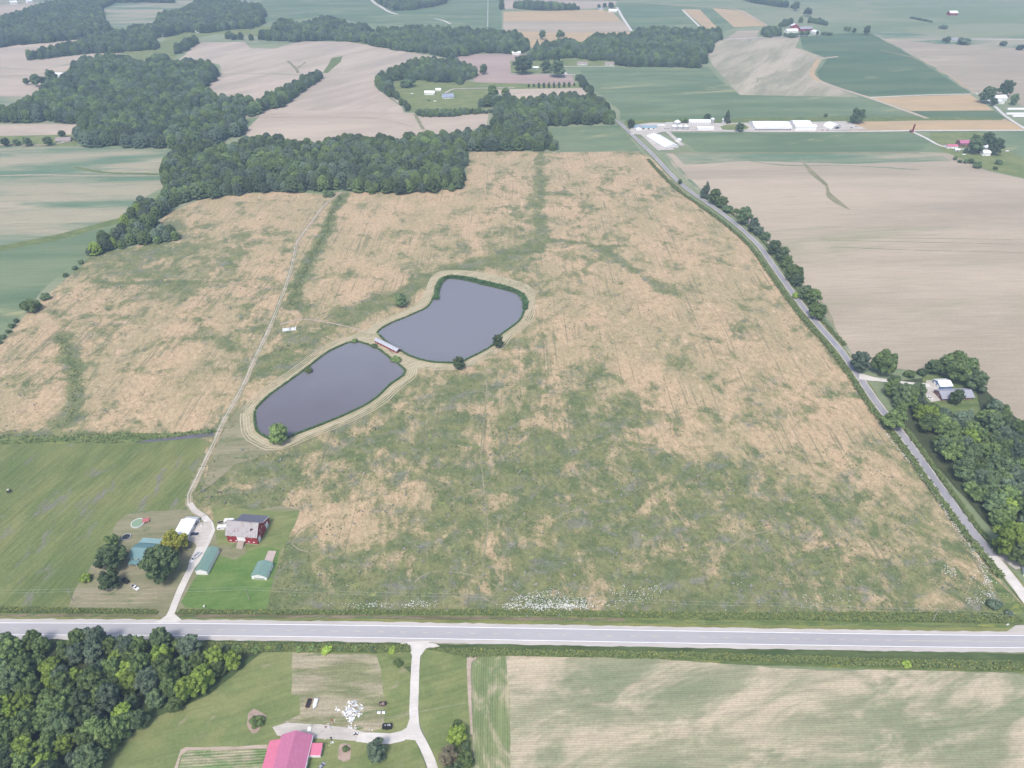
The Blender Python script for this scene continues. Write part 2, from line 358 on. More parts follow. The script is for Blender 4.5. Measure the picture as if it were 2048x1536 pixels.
# marks inside it: (polyline px, half width m, change of growth)
MARKS = [
 ([(1078,300),(1080,380),(1075,430),(1085,480),(1060,500),(1010,515),(930,530),(850,555),(800,590)], 9, .5),
 ([(1085,480),(1150,485),(1200,495),(1240,520),(1290,555),(1330,582)], 5, .55),
 ([(1200,496),(1260,490)], 4, .5),
 ([(684,392),(668,420),(648,470),(620,520),(600,560),(580,612)], 8, .75),
 ([(118,672),(140,710),(152,760),(150,800),(140,845)], 8, .6),
 ([(480,398),(485,430)], 5, .4), ([(200,565),(300,568),(480,575)], 3.5, .4), ([(110,628),(200,632),(310,636)], 2.5, .4),
 ([(385,640),(470,700)], 6, .35), ([(590,1045),(800,990),(1000,1010)], 10, -.2),
 ([(700,640),(900,540),(1000,535),(1060,570)], 14, .3), ([(660,920),(760,870),(860,800),(960,745),(1060,720)], 9, .25),
 ([(500,740),(560,700),(640,660),(760,600)], 16, .3), ([(1380,350),(1560,550),(1700,760),(1840,950)], 5, .1),
 ([(735,430),(760,410)], 4, .4), ([(0,876),(200,868),(330,880),(440,866)], 5, .35)]
meadow_px = [(-90,690),(0,690),(60,620),(110,578),(165,530),(180,512),(250,498),(330,480),(356,462),(316,446),(340,425),(400,400),(480,388),(560,384),(640,388),(690,384),(800,386),(925,378),(940,304),(1030,303),(1115,305),(1280,303),(1310,322),(1345,362),(1400,412),(1480,474),(1530,530),(1590,615),(1650,690),(1720,775),(1800,885),(1870,985),(1945,1090),(2010,1172),(2080,1245),(2080,1252),(1500,1242),(1000,1236),(540,1228),(300,1226),(-90,1226)]
def meadow():
    P = [np.array(at(*p)) for p in meadow_px]; out = []
    for i in range(len(P)):
        a, b = P[i], P[(i + 1) % len(P)]; k = max(1, int(np.linalg.norm(b - a) / 8))
        out += [a + (b - a) * j / k for j in range(k)]
    x0, y0 = np.min(out, 0); x1, y1 = np.max(out, 0)
    X, Y = np.meshgrid(np.arange(x0, x1, 6.0), np.arange(y0, y1, 6.0)); X = X.ravel(); Y = Y.ravel()
    X = X + rng.uniform(-1.2, 1.2, len(X)); Y = Y + rng.uniform(-1.2, 1.2, len(Y))
    k = inside(out, X, Y); X, Y = X[k], Y[k]; k = edged(out, X, Y) > 2.5; X, Y = X[k], Y[k]
    pts = [Vector(p) for p in out] + [Vector((a, b)) for a, b in zip(X, Y)]
    r = delaunay_2d_cdt(pts, [], [list(range(len(out)))], 1, .01)
    z = nextz(); V = np.array([(v.x, v.y, z) for v in r[0]])
    me = bpy.data.meshes.new('overgrown_field'); me.from_pydata(V.tolist(), [], r[2]); me.update()
    dep = V[:, 1] * cp + H * sp; px = 1024 + F * V[:, 0] / dep; py = 768 + F * (-(V[:, 1] * sp - H * cp)) / dep
    g = growth(px, py)
    for line, hw, dg in MARKS:
        W_ = [at(*p) for p in line]; dd = edged(W_, V[:, 0], V[:, 1], False)
        g = g + dg * np.clip(1.35 - dd / hw, 0, 1)
    at_ = me.attributes.new('growth', 'FLOAT', 'POINT'); at_.data.foreach_set('value', g.astype(np.float32))
    if me.polygons[0].normal.z < 0: me.flip_normals()
    n = N('overgrown_field')
    G = n.attr('growth')
    big = n.noise(26, 5, .7, n.map(0, (1.1, 1.3, 1)), .5)
    mid = n.noise(5.5, 4, .7, n.map(.05, (1, 2.2, 1), (50, 9, 0)), .3)
    fine = n.noise(1.3, 3, .8)
    huge = n.noise(75, 3, .6, None, .4)
    m = n.math('ADD', n.math('MULTIPLY', n.math('SUBTRACT', big, .5), 2.6), n.math('MULTIPLY', n.math('SUBTRACT', mid, .5), 1.1))
    m = n.math('ADD', m, n.math('MULTIPLY', n.math('SUBTRACT', huge, .5), .75))
    m = n.math('ADD', m, G)
    m2 = n.math('ADD', m, n.math('MULTIPLY', n.math('SUBTRACT', fine, .5), .55))
    k = n.ss(m2, .24, .80)
    tan = n.mix(n.ss(n.noise(40, 4, .6, n.map(0, (1, 2.5, 1), (9, 70, 0))), .4, .6), (.43, .32, .20), (.35, .285, .168))
    tan = n.mix(n.ss(n.noise(9, 4, .7, n.map(0, (1, 3, 1), (19, 7, 0))), .56, .72), tan, (.51, .375, .25))
    grn = n.mix(n.ss(n.noise(14, 4, .65, n.map(0, (1, 1, 1), (29, 7, 0))), .38, .62), (.112, .142, .060), (.182, .190, .085))
    grn = n.mix(n.ss(n.noise(12, 5, .75, n.map(.3, (1.6, 1, 1), (5, 117, 0)), .6), .50, .70), grn, (.185, .185, .155))
    grn = n.mix(n.ss(n.noise(7, 4, .7, n.map(0, (1, 1, 1), (225, 17, 0))), .58, .70), grn, (.21, .235, .085))
    col = n.mix(k, tan, grn)
    # combine wheel lines run up the field
    tr = n.noise(1.9, 2, .5, n.map(0, (1, 60, 1))); tr2 = n.noise(34, 2, .5, n.map(0, (1, 1.5, 1), (87, 3, 0)))
    trk = n.math('MULTIPLY', n.ss(tr, .58, .66), n.ss(tr2, .42, .56))
    col = n.mix(n.math('MULTIPLY', trk, .62), col, (.15, .155, .09))
    f2 = n.noise(.9, 3, .8, n.map(0, (1, 1, 1), (2, 3, 0))); f3 = n.noise(3.2, 3, .75, n.map(.4, (1, 1.6, 1), (12, 33, 0)))
    s = n.math('MULTIPLY', n.lin(f2, .3, .7, .74, 1.26), n.lin(f3, .3, .7, .80, 1.2))
    me.materials.append(n.done(n.val(col, s)))
    return tag(link('overgrown_field', me), kind='structure'), out
_, MEADOW_OUT = meadow()

# faint beaten lines through the growth
for pts, w in [([(975,740),(970,820),(962,900),(968,980),(975,1050),(966,1130),(962,1170)], 1.0), ([(1490,1012),(1560,1048)], .8),
               ([(1545,1060),(1490,1075),(1440,1108),(1400,1110)], .8), ([(640,1040),(600,1060),(585,1090),(620,1105),(660,1090)], .9),
               ([(830,1165),(860,1145),(940,1150),(1000,1180),(960,1195)], .9), ([(1010,1175),(1050,1200),(1000,1210),(965,1195)], .8)]:
    ribbon('beaten_track', pts, w, MAT['dry_lawn'], jit=.1)

# --- foreground plots
SH = [
 ('pasture', 'rough_pasture', [(-90,880),(0,880),(200,884),(395,876),(418,884),(380,960),(372,1000),(366,1022),(262,1024),(215,1080),(180,1140),(135,1215),(-90,1224)]),
 ('stream_bank', 'tall_weeds', [(-90,868),(0,872),(120,876),(240,866),(330,868),(438,858),(444,864),(330,884),(240,890),(120,888),(-90,892)]),
 ('homestead_lawn', 'dry_lawn', [(262,1024),(300,1022),(375,1020),(400,1030),(425,1045),(470,1030),(560,1012),(600,1020),(590,1045),(560,1100),(540,1150),(530,1222),(365,1218),(345,1238),(322,1238),(310,1222),(135,1218),(150,1180),(178,1142),(210,1085),(235,1045)]),
 ('barn_lawn', 'yard_grass', [(425,1015),(560,1022),(600,1022),(590,1050),(565,1100),(545,1170),(440,1120),(430,1060)]),
 ('lawn', 'bright_lawn', [(430,1102),(470,1115),(520,1095),(540,1095),(560,1100),(548,1150),(532,1222),(440,1222),(370,1216),(362,1205),(385,1165),(415,1120)]),
 ('dry_patch', 'dry_lawn', [(435,1092),(490,1088),(492,1108),(470,1120),(440,1112)]),
 ('verge', 'tall_weeds', [(-90,1218),(135,1215),(310,1222),(318,1232),(326,1242),(-90,1240)]),
 ('verge', 'tall_weeds', [(350,1240),(368,1218),(530,1222),(1000,1222),(1500,1228),(1960,1225),(2010,1210),(1960,1130),(2060,1225),(2080,1262),(1500,1262),(900,1250)]),
 ('mown_verge', 'verge_grass', [(-90,1233),(322,1236),(310,1246),(-90,1243)]),
 ('ditch', 'ditch_grass', [(-90,1229),(120,1229),(318,1231),(318,1235),(-90,1234)]),
 ('mown_verge', 'verge_grass', [(352,1238),(700,1238),(1000,1242),(1500,1252),(2030,1257),(2030,1266),(1500,1264),(1000,1252),(700,1248),(360,1246)]),
 ('ditch', 'ditch_grass', [(352,1229),(700,1231),(1000,1234),(1250,1238),(1250,1243),(1000,1241),(700,1238),(352,1236)]),
 ('south_verge', 'dark_verge', [(-90,1278),(240,1279),(500,1283),(820,1284),(840,1500),(-90,1560)]),
 ('south_verge', 'tall_weeds', [(-90,1281),(240,1284),(560,1290),(830,1292),(830,1330),(790,1340),(770,1312),(560,1306),(400,1310),(-90,1300)]),
 ('south_lawn', 'yard_grass', [(-90,1700),(120,1700),(180,1536),(300,1440),(420,1390),(525,1306),(584,1304),(760,1308),(800,1330),(826,1350),(824,1460),(880,1600),(880,1700)]),
 ('cut_garden', 'cut_garden', [(585,1306),(753,1311),(762,1340),(768,1396),(640,1402),(583,1390)]),
 ('rough_patch', 'cut_garden', [(600,1392),(700,1388),(770,1392),(768,1455),(740,1466),(560,1448),(600,1430)]),
 ('gravel_yard', 'yard_gravel', [(545,1455),(575,1446),(640,1449),(700,1457),(740,1468),(800,1468),(790,1486),(735,1484),(700,1482),(640,1478),(600,1475),(555,1472)]),
 ('garden_border', 'dirt', [(362,1500),(372,1495),(450,1494),(535,1490),(535,1498),(450,1500),(376,1502),(362,1512),(350,1560),(340,1560)]),
 ('vegetable_garden', 'garden_rows', [(376,1502),(450,1500),(535,1498),(520,1570),(352,1570),(364,1514)]),
 ('east_lawn', 'yard_grass', [(846,1290),(930,1298),(937,1330),(941,1440),(946,1560),(946,1700),(880,1700),(860,1500),(838,1440),(838,1340)]),
 ('south_verge', 'dark_verge', [(842,1290),(1100,1288),(1648,1301),(2200,1312),(2200,1350),(1600,1330),(1000,1310),(936,1312),(855,1300)]),
 ('weed_strip', 'tall_weeds', [(855,1298),(1000,1300),(1400,1306),(1700,1316),(2200,1326),(2200,1352),(1600,1334),(1000,1314),(936,1316)]),
 ('dirt_strip', 'dirt', [(934,1312),(960,1312),(943,1325),(943,1400),(947,1470),(941,1470),(935,1380)]),
 ('crop_field', 'row_crop_upright', [(945,1326),(960,1313),(1014,1313),(1022,1400),(1022,1700),(948,1700)]),
 ('crop_field', 'row_crop', [(1012,1313),(1300,1318),(1640,1342),(1760,1340),(2200,1352),(2200,1700),(1020,1700),(1020,1400)]),
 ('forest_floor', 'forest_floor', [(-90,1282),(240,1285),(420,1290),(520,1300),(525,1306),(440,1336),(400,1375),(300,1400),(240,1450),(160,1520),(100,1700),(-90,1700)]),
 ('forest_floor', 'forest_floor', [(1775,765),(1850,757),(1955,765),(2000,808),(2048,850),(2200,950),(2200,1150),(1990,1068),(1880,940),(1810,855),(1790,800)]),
 ('clearing', 'tall_weeds', [(1845,755),(1880,748),(1945,765),(1965,830),(1995,870),(1990,900),(1960,890),(1930,840),(1880,815),(1845,800)]),
 ('gravel_yard', 'yard_gravel', [(1852,762),(1880,760),(1905,780),(1890,800),(1862,805),(1850,790)]),
 ('mulch_bed', 'mulch', [(497,1427),(508,1418),(520,1424),(534,1432),(524,1448),(516,1466),(504,1468),(494,1452)]),
 ('mulch_bed', 'mulch', [(680,1490),(690,1487),(702,1492),(702,1508),(700,1520),(688,1525),(676,1518),(677,1502)]),
]
for nm, mt, px in SH: sheet(nm, px, MAT[mt], .6, step=6)
# mowing swaths on the homestead lawn
for k in range(3): ribbon('mown_swath', [(165, 1189 + k * 9), (240, 1190 + k * 9), (315, 1187 + k * 9)], .7, MAT['cut_garden'], jit=.3)

# ---------------------------------------------------------------- ponds
ring_out = [(485,830),(493,862),(509,880),(533,893),(556,899),(580,892),(605,878),(656,856),(710,834),(745,812),(775,790),(800,772),(824,755),(836,742),(850,735),(890,738),(915,738),(940,730),(965,713),(990,698),(1013,680),(1033,658),(1052,636),(1066,612),(1070,590),(1058,572),(1026,560),(980,549),(938,542),(898,541),(874,546),(860,558),(852,582),(840,602),(815,620),(785,634),(756,648),(730,661),(706,671),(680,684),(642,708),(606,734),(565,763),(530,790),(505,810)]
sheet('mown_corner', [(404,985),(418,930),(440,875),(462,838),(492,800),(500,840),(505,880),(560,902),(520,915),(470,930),(430,965)], MAT['dry_lawn'], .8, step=5)
sheet_world('mown_bank', [tuple(p) for p in spline([at(*p) for p in ring_out], 4, True)], MAT['mown_bank'])
P_LOW = [(515,819),(538,795),(556,781),(577,766),(609,743),(632,725),(656,707),(685,693),(703,686),(720,687),(738,693),(758,702),(776,716),(796,731),(808,743),(805,751),(779,769),(755,792),(729,810),(685,831),(644,848),(597,866),(575,875),(555,882),(536,874),(518,863),(513,842)]
P_UP = [(757,666),(761,661),(788,646),(811,637),(832,628),(858,614),(873,587),(881,564),(899,559),(928,562),(960,570),(1007,581),(1034,590),(1044,602),(1047,617),(1040,637),(1025,652),(1001,669),(984,690),(960,705),(937,716),(919,725),(890,725),(867,724),(843,719),(817,710),(802,700),(780,688)]
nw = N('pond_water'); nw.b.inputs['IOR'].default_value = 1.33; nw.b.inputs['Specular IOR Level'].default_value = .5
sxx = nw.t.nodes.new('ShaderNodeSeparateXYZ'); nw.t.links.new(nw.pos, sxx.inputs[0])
pcol = nw.mix(nw.ss(nw.math('ADD', sxx.outputs[1], nw.math('MULTIPLY', nw.noise(30, 3, .5), 60)), 430, 560), (.135, .128, .148), (.185, .186, .212))  # murky water colour with sky reflection painted in, paler toward the far pond
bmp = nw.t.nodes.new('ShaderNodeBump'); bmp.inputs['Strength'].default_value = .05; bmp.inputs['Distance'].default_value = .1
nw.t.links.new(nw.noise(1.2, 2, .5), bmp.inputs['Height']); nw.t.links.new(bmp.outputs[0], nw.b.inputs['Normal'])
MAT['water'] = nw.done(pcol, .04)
ponds = []
for P in (P_LOW, P_UP):
    Wd = [tuple(p) for p in spline([at(*p) for p in P], 3, True)]; ponds.append(Wd)
def offset(Wd, d):
    P = np.array(Wd); n = len(P); area = sum(P[i][0] * P[(i + 1) % n][1] - P[(i + 1) % n][0] * P[i][1] for i in range(n)); sg = 1 if area > 0 else -1
    out = []
    for i in range(n):
        t = P[(i + 2) % n] - P[i - 2]; t /= np.linalg.norm(t) + 1e-9; out.append(tuple(P[i] + np.array((t[1], -t[0])) * d * sg))
    return out
zb = nextz(); zh = nextz(); zw = nextz(); zw2 = nextz()
for Wd in ponds:
    sheet_world('pond_margin', offset(Wd, 2.0), MAT['tall_weeds'], zb)
for k, dd in enumerate((5.2, 7.2, 9.2, 11.2)):
    for Wd in ponds:
        O = offset(Wd, dd); X = np.array([p[0] for p in O]); Y = np.array([p[1] for p in O])
        ok = np.ones(len(O), bool)
        for W2 in ponds: ok &= (~inside(W2, X, Y)) & (edged(W2, X, Y) > dd - 1.3)
        run = []
        for i in range(len(O) + 1):
            if i < len(O) and ok[i]: run.append(O[i])
            else:
                if len(run) > 6: ribbon('hay_windrow', run[::2], .75, MAT['hay_rows'], zh + .001 * (k % 2), True, .15)
                run = []
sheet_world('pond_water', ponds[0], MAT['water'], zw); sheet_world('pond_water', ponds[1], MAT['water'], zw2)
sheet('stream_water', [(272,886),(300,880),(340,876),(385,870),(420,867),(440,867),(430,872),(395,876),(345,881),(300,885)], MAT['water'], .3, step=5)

# ---------------------------------------------------------------- roads and tracks
ZL[0] += .02
HWY = [(-400,1257.8),(0,1259),(150,1259.5),(400,1260.6),(700,1264),(900,1267.2),(1100,1270.7),(1400,1276),(1648,1280),(1850,1283),(2048,1284.8),(2400,1287)]
ribbon('road_shoulder', HWY, 12.7, MAT['shoulder_gravel'], jit=.35, step=4)
DR1 = [(338,1245),(350,1208),(372,1158),(392,1120),(410,1085),(420,1062),(420,1048),(408,1034)]
ribbon('driveway', DR1, lambda t: 3.9 + 10 * max(0, .07 - t) / .07 + (2.8 if .55 < t < .85 else 0), MAT['gravel'], jit=.12)
sheet('driveway_apron', [(304,1246),(330,1238),(342,1215),(350,1215),(345,1238),(362,1247)], MAT['gravel'], .2, step=3)
sheet('parking_pad', [(372,1066),(385,1058),(398,1047),(422,1042),(424,1060),(410,1092),(393,1096),(392,1088),(372,1080)], MAT['yard_gravel'], .3, step=4)
TR = [(408,1034),(390,1022),(379,1008),(379,990),(393,962),(415,915),(432,880),(447,845),(465,812),(488,770),(512,715),(540,655),(560,605),(580,548),(590,505),(592,490),(604,470),(622,446),(648,412),(682,384)]
ribbon('farm_track', TR, 4.4, MAT['cut_garden'], jit=.6)
for o in (-.85, .85): ribbon('wheel_track', TR, .65, MAT['dirt' if o < 0 else 'yard_gravel'], jit=.12, off=o)
ribbon('farm_track', TR[:3], 3.4, MAT['yard_gravel'], jit=.2)
ribbon('farm_track', [(592,490),(604,470),(622,446),(648,412),(682,384)], 2.2, MAT['dirt'], jit=.3)
ribbon('farm_track', [(560,650),(600,640),(640,643),(700,655),(730,665)], 1.6, MAT['dirt'], jit=.3)
DR2 = [(835,1284),(834,1300),(831,1330),(829,1385),(828,1432),(832,1462),(843,1484),(856,1510),(867,1540),(876,1580),(880,1640)]
ribbon('driveway', DR2, lambda t: 4.3 + 9 * max(0, .06 - t) / .06, MAT['gravel'], jit=.1, step=3)
ribbon('driveway', [(829,1440),(822,1462),(805,1473),(780,1478),(745,1478),(715,1475)], lambda t: 4.6 + .6 * math.sin(3 * t), MAT['gravel'], jit=.2, step=3)
sheet('driveway_apron', [(818,1455),(829,1440),(838,1462),(848,1488),(835,1482),(810,1480),(790,1482),(790,1474),(810,1468)], MAT['gravel'], .2, step=3)
sheet('driveway_apron', [(810,1286),(870,1288),(880,1294),(852,1298),(842,1312),(826,1312),(822,1298),(800,1288)], MAT['gravel'], .2, step=3)
LANE = [(1222,236),(1240,247),(1262,268),(1285,290),(1310,314),(1340,347),(1375,379),(1408,402),(1450,432),(1490,465),(1520,495),(1545,530),(1575,573),(1606,615),(1640,655),(1677,697),(1712,745),(1745,795),(1776,836),(1800,865),(1830,905),(1865,955),(1905,1010),(1945,1065),(1985,1113),(2015,1150),(2062,1212),(2110,1280)]
ribbon('lane_verge', LANE, 9.2, MAT['verge_grass'], jit=.6)
ribbon('lane_edge', LANE, 6.6, MAT['shoulder_gravel'], jit=.2)
ribbon('country_lane', LANE, 5.0, MAT['lane_asphalt'], jit=.05)
ribbon('lane_gravel', LANE[-4:], lambda t: 5.6 + 1.8 * t, MAT['gravel'], jit=.3)
sheet('lane_apron', [(1995,1115),(2030,1140),(2060,1135),(2060,1128),(2020,1118),(1990,1085)], MAT['yard_gravel'], .3, step=4)
sheet('lane_apron', [(2010,1266),(2030,1252),(2100,1248),(2100,1270)], MAT['yard_gravel'], .3, step=4)
ribbon('side_drive', [(1718,753),(1740,758),(1770,762),(1815,768),(1860,772)], lambda t: 5.0 + 5 * max(0, .2 - t) / .2, MAT['gravel'], jit=.2)
ribbon('farm_road', [(1262,268),(1290,266),(1335,262),(1450,263),(1600,263.5),(1750,263),(1830,262),(1950,261.5),(2150,261)], 6, MAT['gravel'], jit=.2)
sheet('farmyard_gravel', [(1258,262),(1272,250),(1300,246),(1400,247),(1500,246),(1640,244),(1690,243),(1735,259),(1640,263),(1330,264),(1312,268),(1272,270)], MAT['yard_gravel'], .6, step=10)
sheet('farmyard_island', [(1440,254),(1452,250),(1470,248.5),(1490,250),(1498,256),(1492,260),(1465,261),(1445,260)], MAT['yard_grass'], .3, step=6)
ribbon('barn_apron', [(1289,262),(1332,301)], 26, MAT['yard_gravel'], jit=.3)
ribbon('barn_apron', [(1334,263),(1365,292)], 7, MAT['yard_gravel'], jit=.3)
ribbon('farm_road', [(1820,262),(1850,276),(1878,291),(1910,298),(1950,300)], 5.5, MAT['gravel'], jit=.3)
ribbon('far_road', [(1950,186),(1975,200),(2010,232),(2048,257),(2100,290)], 6, MAT['gravel'], jit=.2)
ribbon('far_road', [(1234,15),(1245,35),(1258,55),(1266,66)], 8, MAT['gravel'])
ribbon('far_road', [(1108,134),(1120,141),(1134,149)], 6, MAT['gravel'])
ribbon('far_road', [(1110,133.5),(1170,133.5),(1230,133)], 5, MAT['gravel'])
ribbon('far_road', [(1022,148.5),(1090,149),(1150,150)], 5, MAT['gravel'])
ribbon('far_road', [(735,-10),(748,5),(762,14),(778,24),(796,29)], 10, MAT['gravel'])
ribbon('far_road', [(868,38),(885,41),(901,48)], 8, MAT['gravel'])
ribbon('far_road', [(1010,2),(1240,3),(1330,10),(1460,17),(1500,32),(1535,52)], 8, MAT['stubble'])
ribbon('far_road', [(1425,80),(1560,74),(1640,70)], 6, MAT['gravel'])
ribbon('far_road', [(1890,79),(1990,79),(2150,81)], 9, MAT['gravel'])
ribbon('house_drive', [(890,187),(903,180),(918,178),(960,177),(1030,176)], 5, MAT['yard_gravel'])
ribbon('house_drive', [(-60,290),(60,291),(105,290),(130,285),(148,282)], 4, MAT['stubble'])
ribbon('highway', HWY, 8.3, MAT['asphalt'], jit=.04, step=4)
for off in (3.72, -3.72): ribbon('edge_line', HWY, .34, MAT['line_paint'], off=off, step=4)
CW = spline([at(*p) for p in HWY], 1.0); zc = nextz()
cum = np.concatenate([[0], np.cumsum([np.linalg.norm(CW[i + 1] - CW[i]) for i in range(len(CW) - 1)])])
s0 = 4.0
while s0 + 3.2 < cum[-1]:
    i = int(np.searchsorted(cum, s0)); j = int(np.searchsorted(cum, s0 + 3.1)); a, b = CW[i], CW[min(j, len(CW) - 1)]
    if abs(a[0]) < 330:
        t = (b - a) / np.linalg.norm(b - a); n = np.array((-t[1], t[0])) * .09
        tag(raw('centre_dash', [(*(a - n), zc), (*(b - n), zc), (*(b + n), zc), (*(a + n), zc)], [(0, 1, 2, 3)], MAT['yellow_paint']), kind='structure')
    s0 += 12.19
ribbon('solid_centre_line', [(1800,1283.0),(1850,1283.6),(2048,1285.4),(2100,1286)], .14, MAT['yellow_paint'], off=.1)

# ================================================================ TREES
def foliage(name, a, b):
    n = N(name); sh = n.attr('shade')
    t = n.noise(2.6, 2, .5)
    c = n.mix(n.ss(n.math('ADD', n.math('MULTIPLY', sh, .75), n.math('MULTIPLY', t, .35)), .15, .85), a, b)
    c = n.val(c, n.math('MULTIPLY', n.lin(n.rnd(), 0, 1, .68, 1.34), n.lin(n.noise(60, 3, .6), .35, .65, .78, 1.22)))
    n.b.inputs['Specular IOR Level'].default_value = .25
    n.put(n.b.inputs['Base Color'], c); n.b.inputs['Roughness'].default_value = .7
    tr = n.t.nodes.new('ShaderNodeBsdfTranslucent'); n.t.links.new(c, tr.inputs[0])
    mx = n.t.nodes.new('ShaderNodeMixShader'); mx.inputs[0].default_value = .2
    n.t.links.new(n.b.outputs[0], mx.inputs[1]); n.t.links.new(tr.outputs[0], mx.inputs[2])
    n.t.links.new(mx.outputs[0], n.t.nodes['Material Output'].inputs[0]); MAT[name] = n.m
foliage('leaf_dark', (.070, .112, .054), (.158, .218, .100))
foliage('leaf_deep', (.045, .075, .034), (.105, .150, .062))
foliage('leaf_mid', (.088, .140, .050), (.195, .268, .092))
foliage('leaf_bright', (.150, .23, .04), (.30, .40, .08))
foliage('leaf_blue', (.080, .120, .080), (.165, .218, .140))
foliage('leaf_brown', (.11, .10, .065), (.20, .18, .115))
foliage('leaf_gold', (.19, .205, .03), (.36, .36, .06))
bark = plain('bark', (.16, .135, .115), .9, var=.25, size=.4)
pale_bark = plain('pale_bark', (.36, .34, .32), .9, var=.2, size=.4)

def blob_faces(r, centre, rad, count, size, outer=.55, up=.25):
    """leaf sprays scattered through one lobe of a crown"""
    dr = r.normal(size=(count, 3)); dr /= np.linalg.norm(dr, axis=1)[:, None]
    rr = rad * (1 - (1 - r.random(count) ** .5) * .45)
    P = centre + dr * rr[:, None] * np.array((1, 1, .85))
    nn = dr * 1.0 + r.normal(size=(count, 3)) * .5 + np.array((0, 0, up)); nn /= np.linalg.norm(nn, axis=1)[:, None]
    a = np.cross(nn, r.normal(size=(count, 3))); a /= np.linalg.norm(a, axis=1)[:, None]; b = np.cross(nn, a)
    s = size * r.uniform(.6, 1.3, count)[:, None]
    quad = np.stack([P - a * s * .5 - b * s * .35, P + a * s * .5 - b * s * .45, P + a * s * .4 + b * s * .5, P - a * s * .55 + b * s * .35], 1)
    return quad.reshape(-1, 3), r.random(count)
ICO = None
def core_mesh(r, n=2):
    bm = bmesh.new(); bmesh.ops.create_icosphere(bm, subdivisions=n, radius=1); V = np.array([v.co[:] for v in bm.verts]); Fc = [tuple(v.index for v in f.verts) for f in bm.faces]; bm.free()
    return V, Fc
def crown_data(seed, kind='round'):
    """unit crown: height 1 from the ground, width 1"""
    r = np.random.default_rng(seed); Q = []; Sh = []
    lobes = []
    if kind == 'round':
        nl = 58
        for k in range(nl):
            th = r.uniform(0, 2 * math.pi); h = (k + .5) / nl; z = .26 + .68 * h ** .9
            prof = math.sqrt(max(0, 1 - ((z - .52) / .5) ** 2)) if z > .5 else .82 + .18 * (z / .5)
            rad = prof * .5 * r.uniform(.4, 1.02)
            lobes.append((np.array((math.cos(th) * rad * .82, math.sin(th) * rad * .82, z * .94)), r.uniform(.06, .135)))
    elif kind == 'dome':
        for k in range(46):
            th = 2.4 * k + r.uniform(-.3, .3); q = math.sqrt((k + .5) / 46); z = .90 - .50 * q ** 2.6
            lobes.append((np.array((math.cos(th) * q * .40, math.sin(th) * q * .40, z + r.uniform(-.04, .04))), r.uniform(.075, .11)))
        for k in range(14):
            th = k * .45; lobes.append((np.array((math.cos(th) * .37, math.sin(th) * .37, r.uniform(.12, .34))), .1))
    elif kind == 'tall':
        for k in range(30):
            th = r.uniform(0, 2 * math.pi); h = (k + .5) / 30; z = .16 + .76 * h
            rad = .40 * math.sin(math.pi * (.18 + .72 * h)) * r.uniform(.5, 1)
            lobes.append((np.array((math.cos(th) * rad, math.sin(th) * rad, z)), r.uniform(.09, .15)))
    elif kind == 'wide':
        for k in range(30):
            th = r.uniform(0, 2 * math.pi); q = math.sqrt(r.random()); z = .72 - .35 * q * q + r.uniform(-.1, .12)
            lobes.append((np.array((math.cos(th) * q * .40, math.sin(th) * q * .40, z)), r.uniform(.10, .16)))
        for k in range(8):
            th = r.uniform(0, 2 * math.pi); lobes.append((np.array((math.cos(th) * .34, math.sin(th) * .34, .32)), .1))
    elif kind == 'cone':
        for k in range(34):
            h = (k + .5) / 34; z = .1 + .84 * h; th = r.uniform(0, 2 * math.pi); rad = .42 * (1 - h) ** .8
            lobes.append((np.array((math.cos(th) * rad, math.sin(th) * rad, z)), .05 + .12 * (1 - h)))
    elif kind == 'bush':
        for k in range(14):
            th = r.uniform(0, 2 * math.pi); q = math.sqrt(r.random()) * .36
            lobes.append((np.array((math.cos(th) * q, math.sin(th) * q, r.uniform(.3, .72) * (1 - q))), r.uniform(.16, .26)))
    per = 120 if kind != 'bush' else 160
    V = np.zeros((0, 3)); n_ = 0
    for c, rad in lobes:
        q, sh = blob_faces(r, c, rad, per, (.05 if kind != 'dome' else .06) if kind != 'bush' else .085)
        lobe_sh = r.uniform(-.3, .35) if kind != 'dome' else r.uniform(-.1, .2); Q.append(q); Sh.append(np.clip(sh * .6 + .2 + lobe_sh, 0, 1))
    Q = np.concatenate(Q); Sh = np.concatenate(Sh)
    faces = [(i, i + 1, i + 2, i + 3) for i in range(0, len(Q), 4)]
    cv, cf = core_mesh(r, 1); off = len(Q); extra = []
    for c, rad in lobes:
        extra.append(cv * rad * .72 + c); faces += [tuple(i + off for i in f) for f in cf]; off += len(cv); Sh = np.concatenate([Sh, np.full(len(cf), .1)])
    # inner mass
    if kind in ('round', 'wide'): m = cv * (.32, .32, .30) + (0, 0, .5)
    elif kind == 'dome': m = cv * (.36, .36, .34) + (0, 0, .42)
    elif kind == 'cone': m = cv * (.2, .2, .38) + (0, 0, .45)
    elif kind == 'tall': m = cv * (.24, .24, .38) + (0, 0, .5)
    else: m = cv * (.34, .34, .3) + (0, 0, .3)
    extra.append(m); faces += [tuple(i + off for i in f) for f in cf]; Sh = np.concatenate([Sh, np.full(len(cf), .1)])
    return np.concatenate([Q] + extra), faces, Sh
_cd = {}
KINDS = [('round', 11), ('round', 12), ('round', 13), ('tall', 21), ('wide', 31), ('cone', 41), ('bush', 51), ('bush', 52), ('round', 14), ('dome', 61), ('dome', 62), ('dome', 63)]
CROWN = {}
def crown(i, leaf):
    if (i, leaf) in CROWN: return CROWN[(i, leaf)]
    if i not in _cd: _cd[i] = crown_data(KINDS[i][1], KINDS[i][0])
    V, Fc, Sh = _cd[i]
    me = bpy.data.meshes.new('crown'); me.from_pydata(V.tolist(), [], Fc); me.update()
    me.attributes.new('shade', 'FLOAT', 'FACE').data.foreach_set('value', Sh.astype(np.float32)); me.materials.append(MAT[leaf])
    CROWN[(i, leaf)] = me; return me
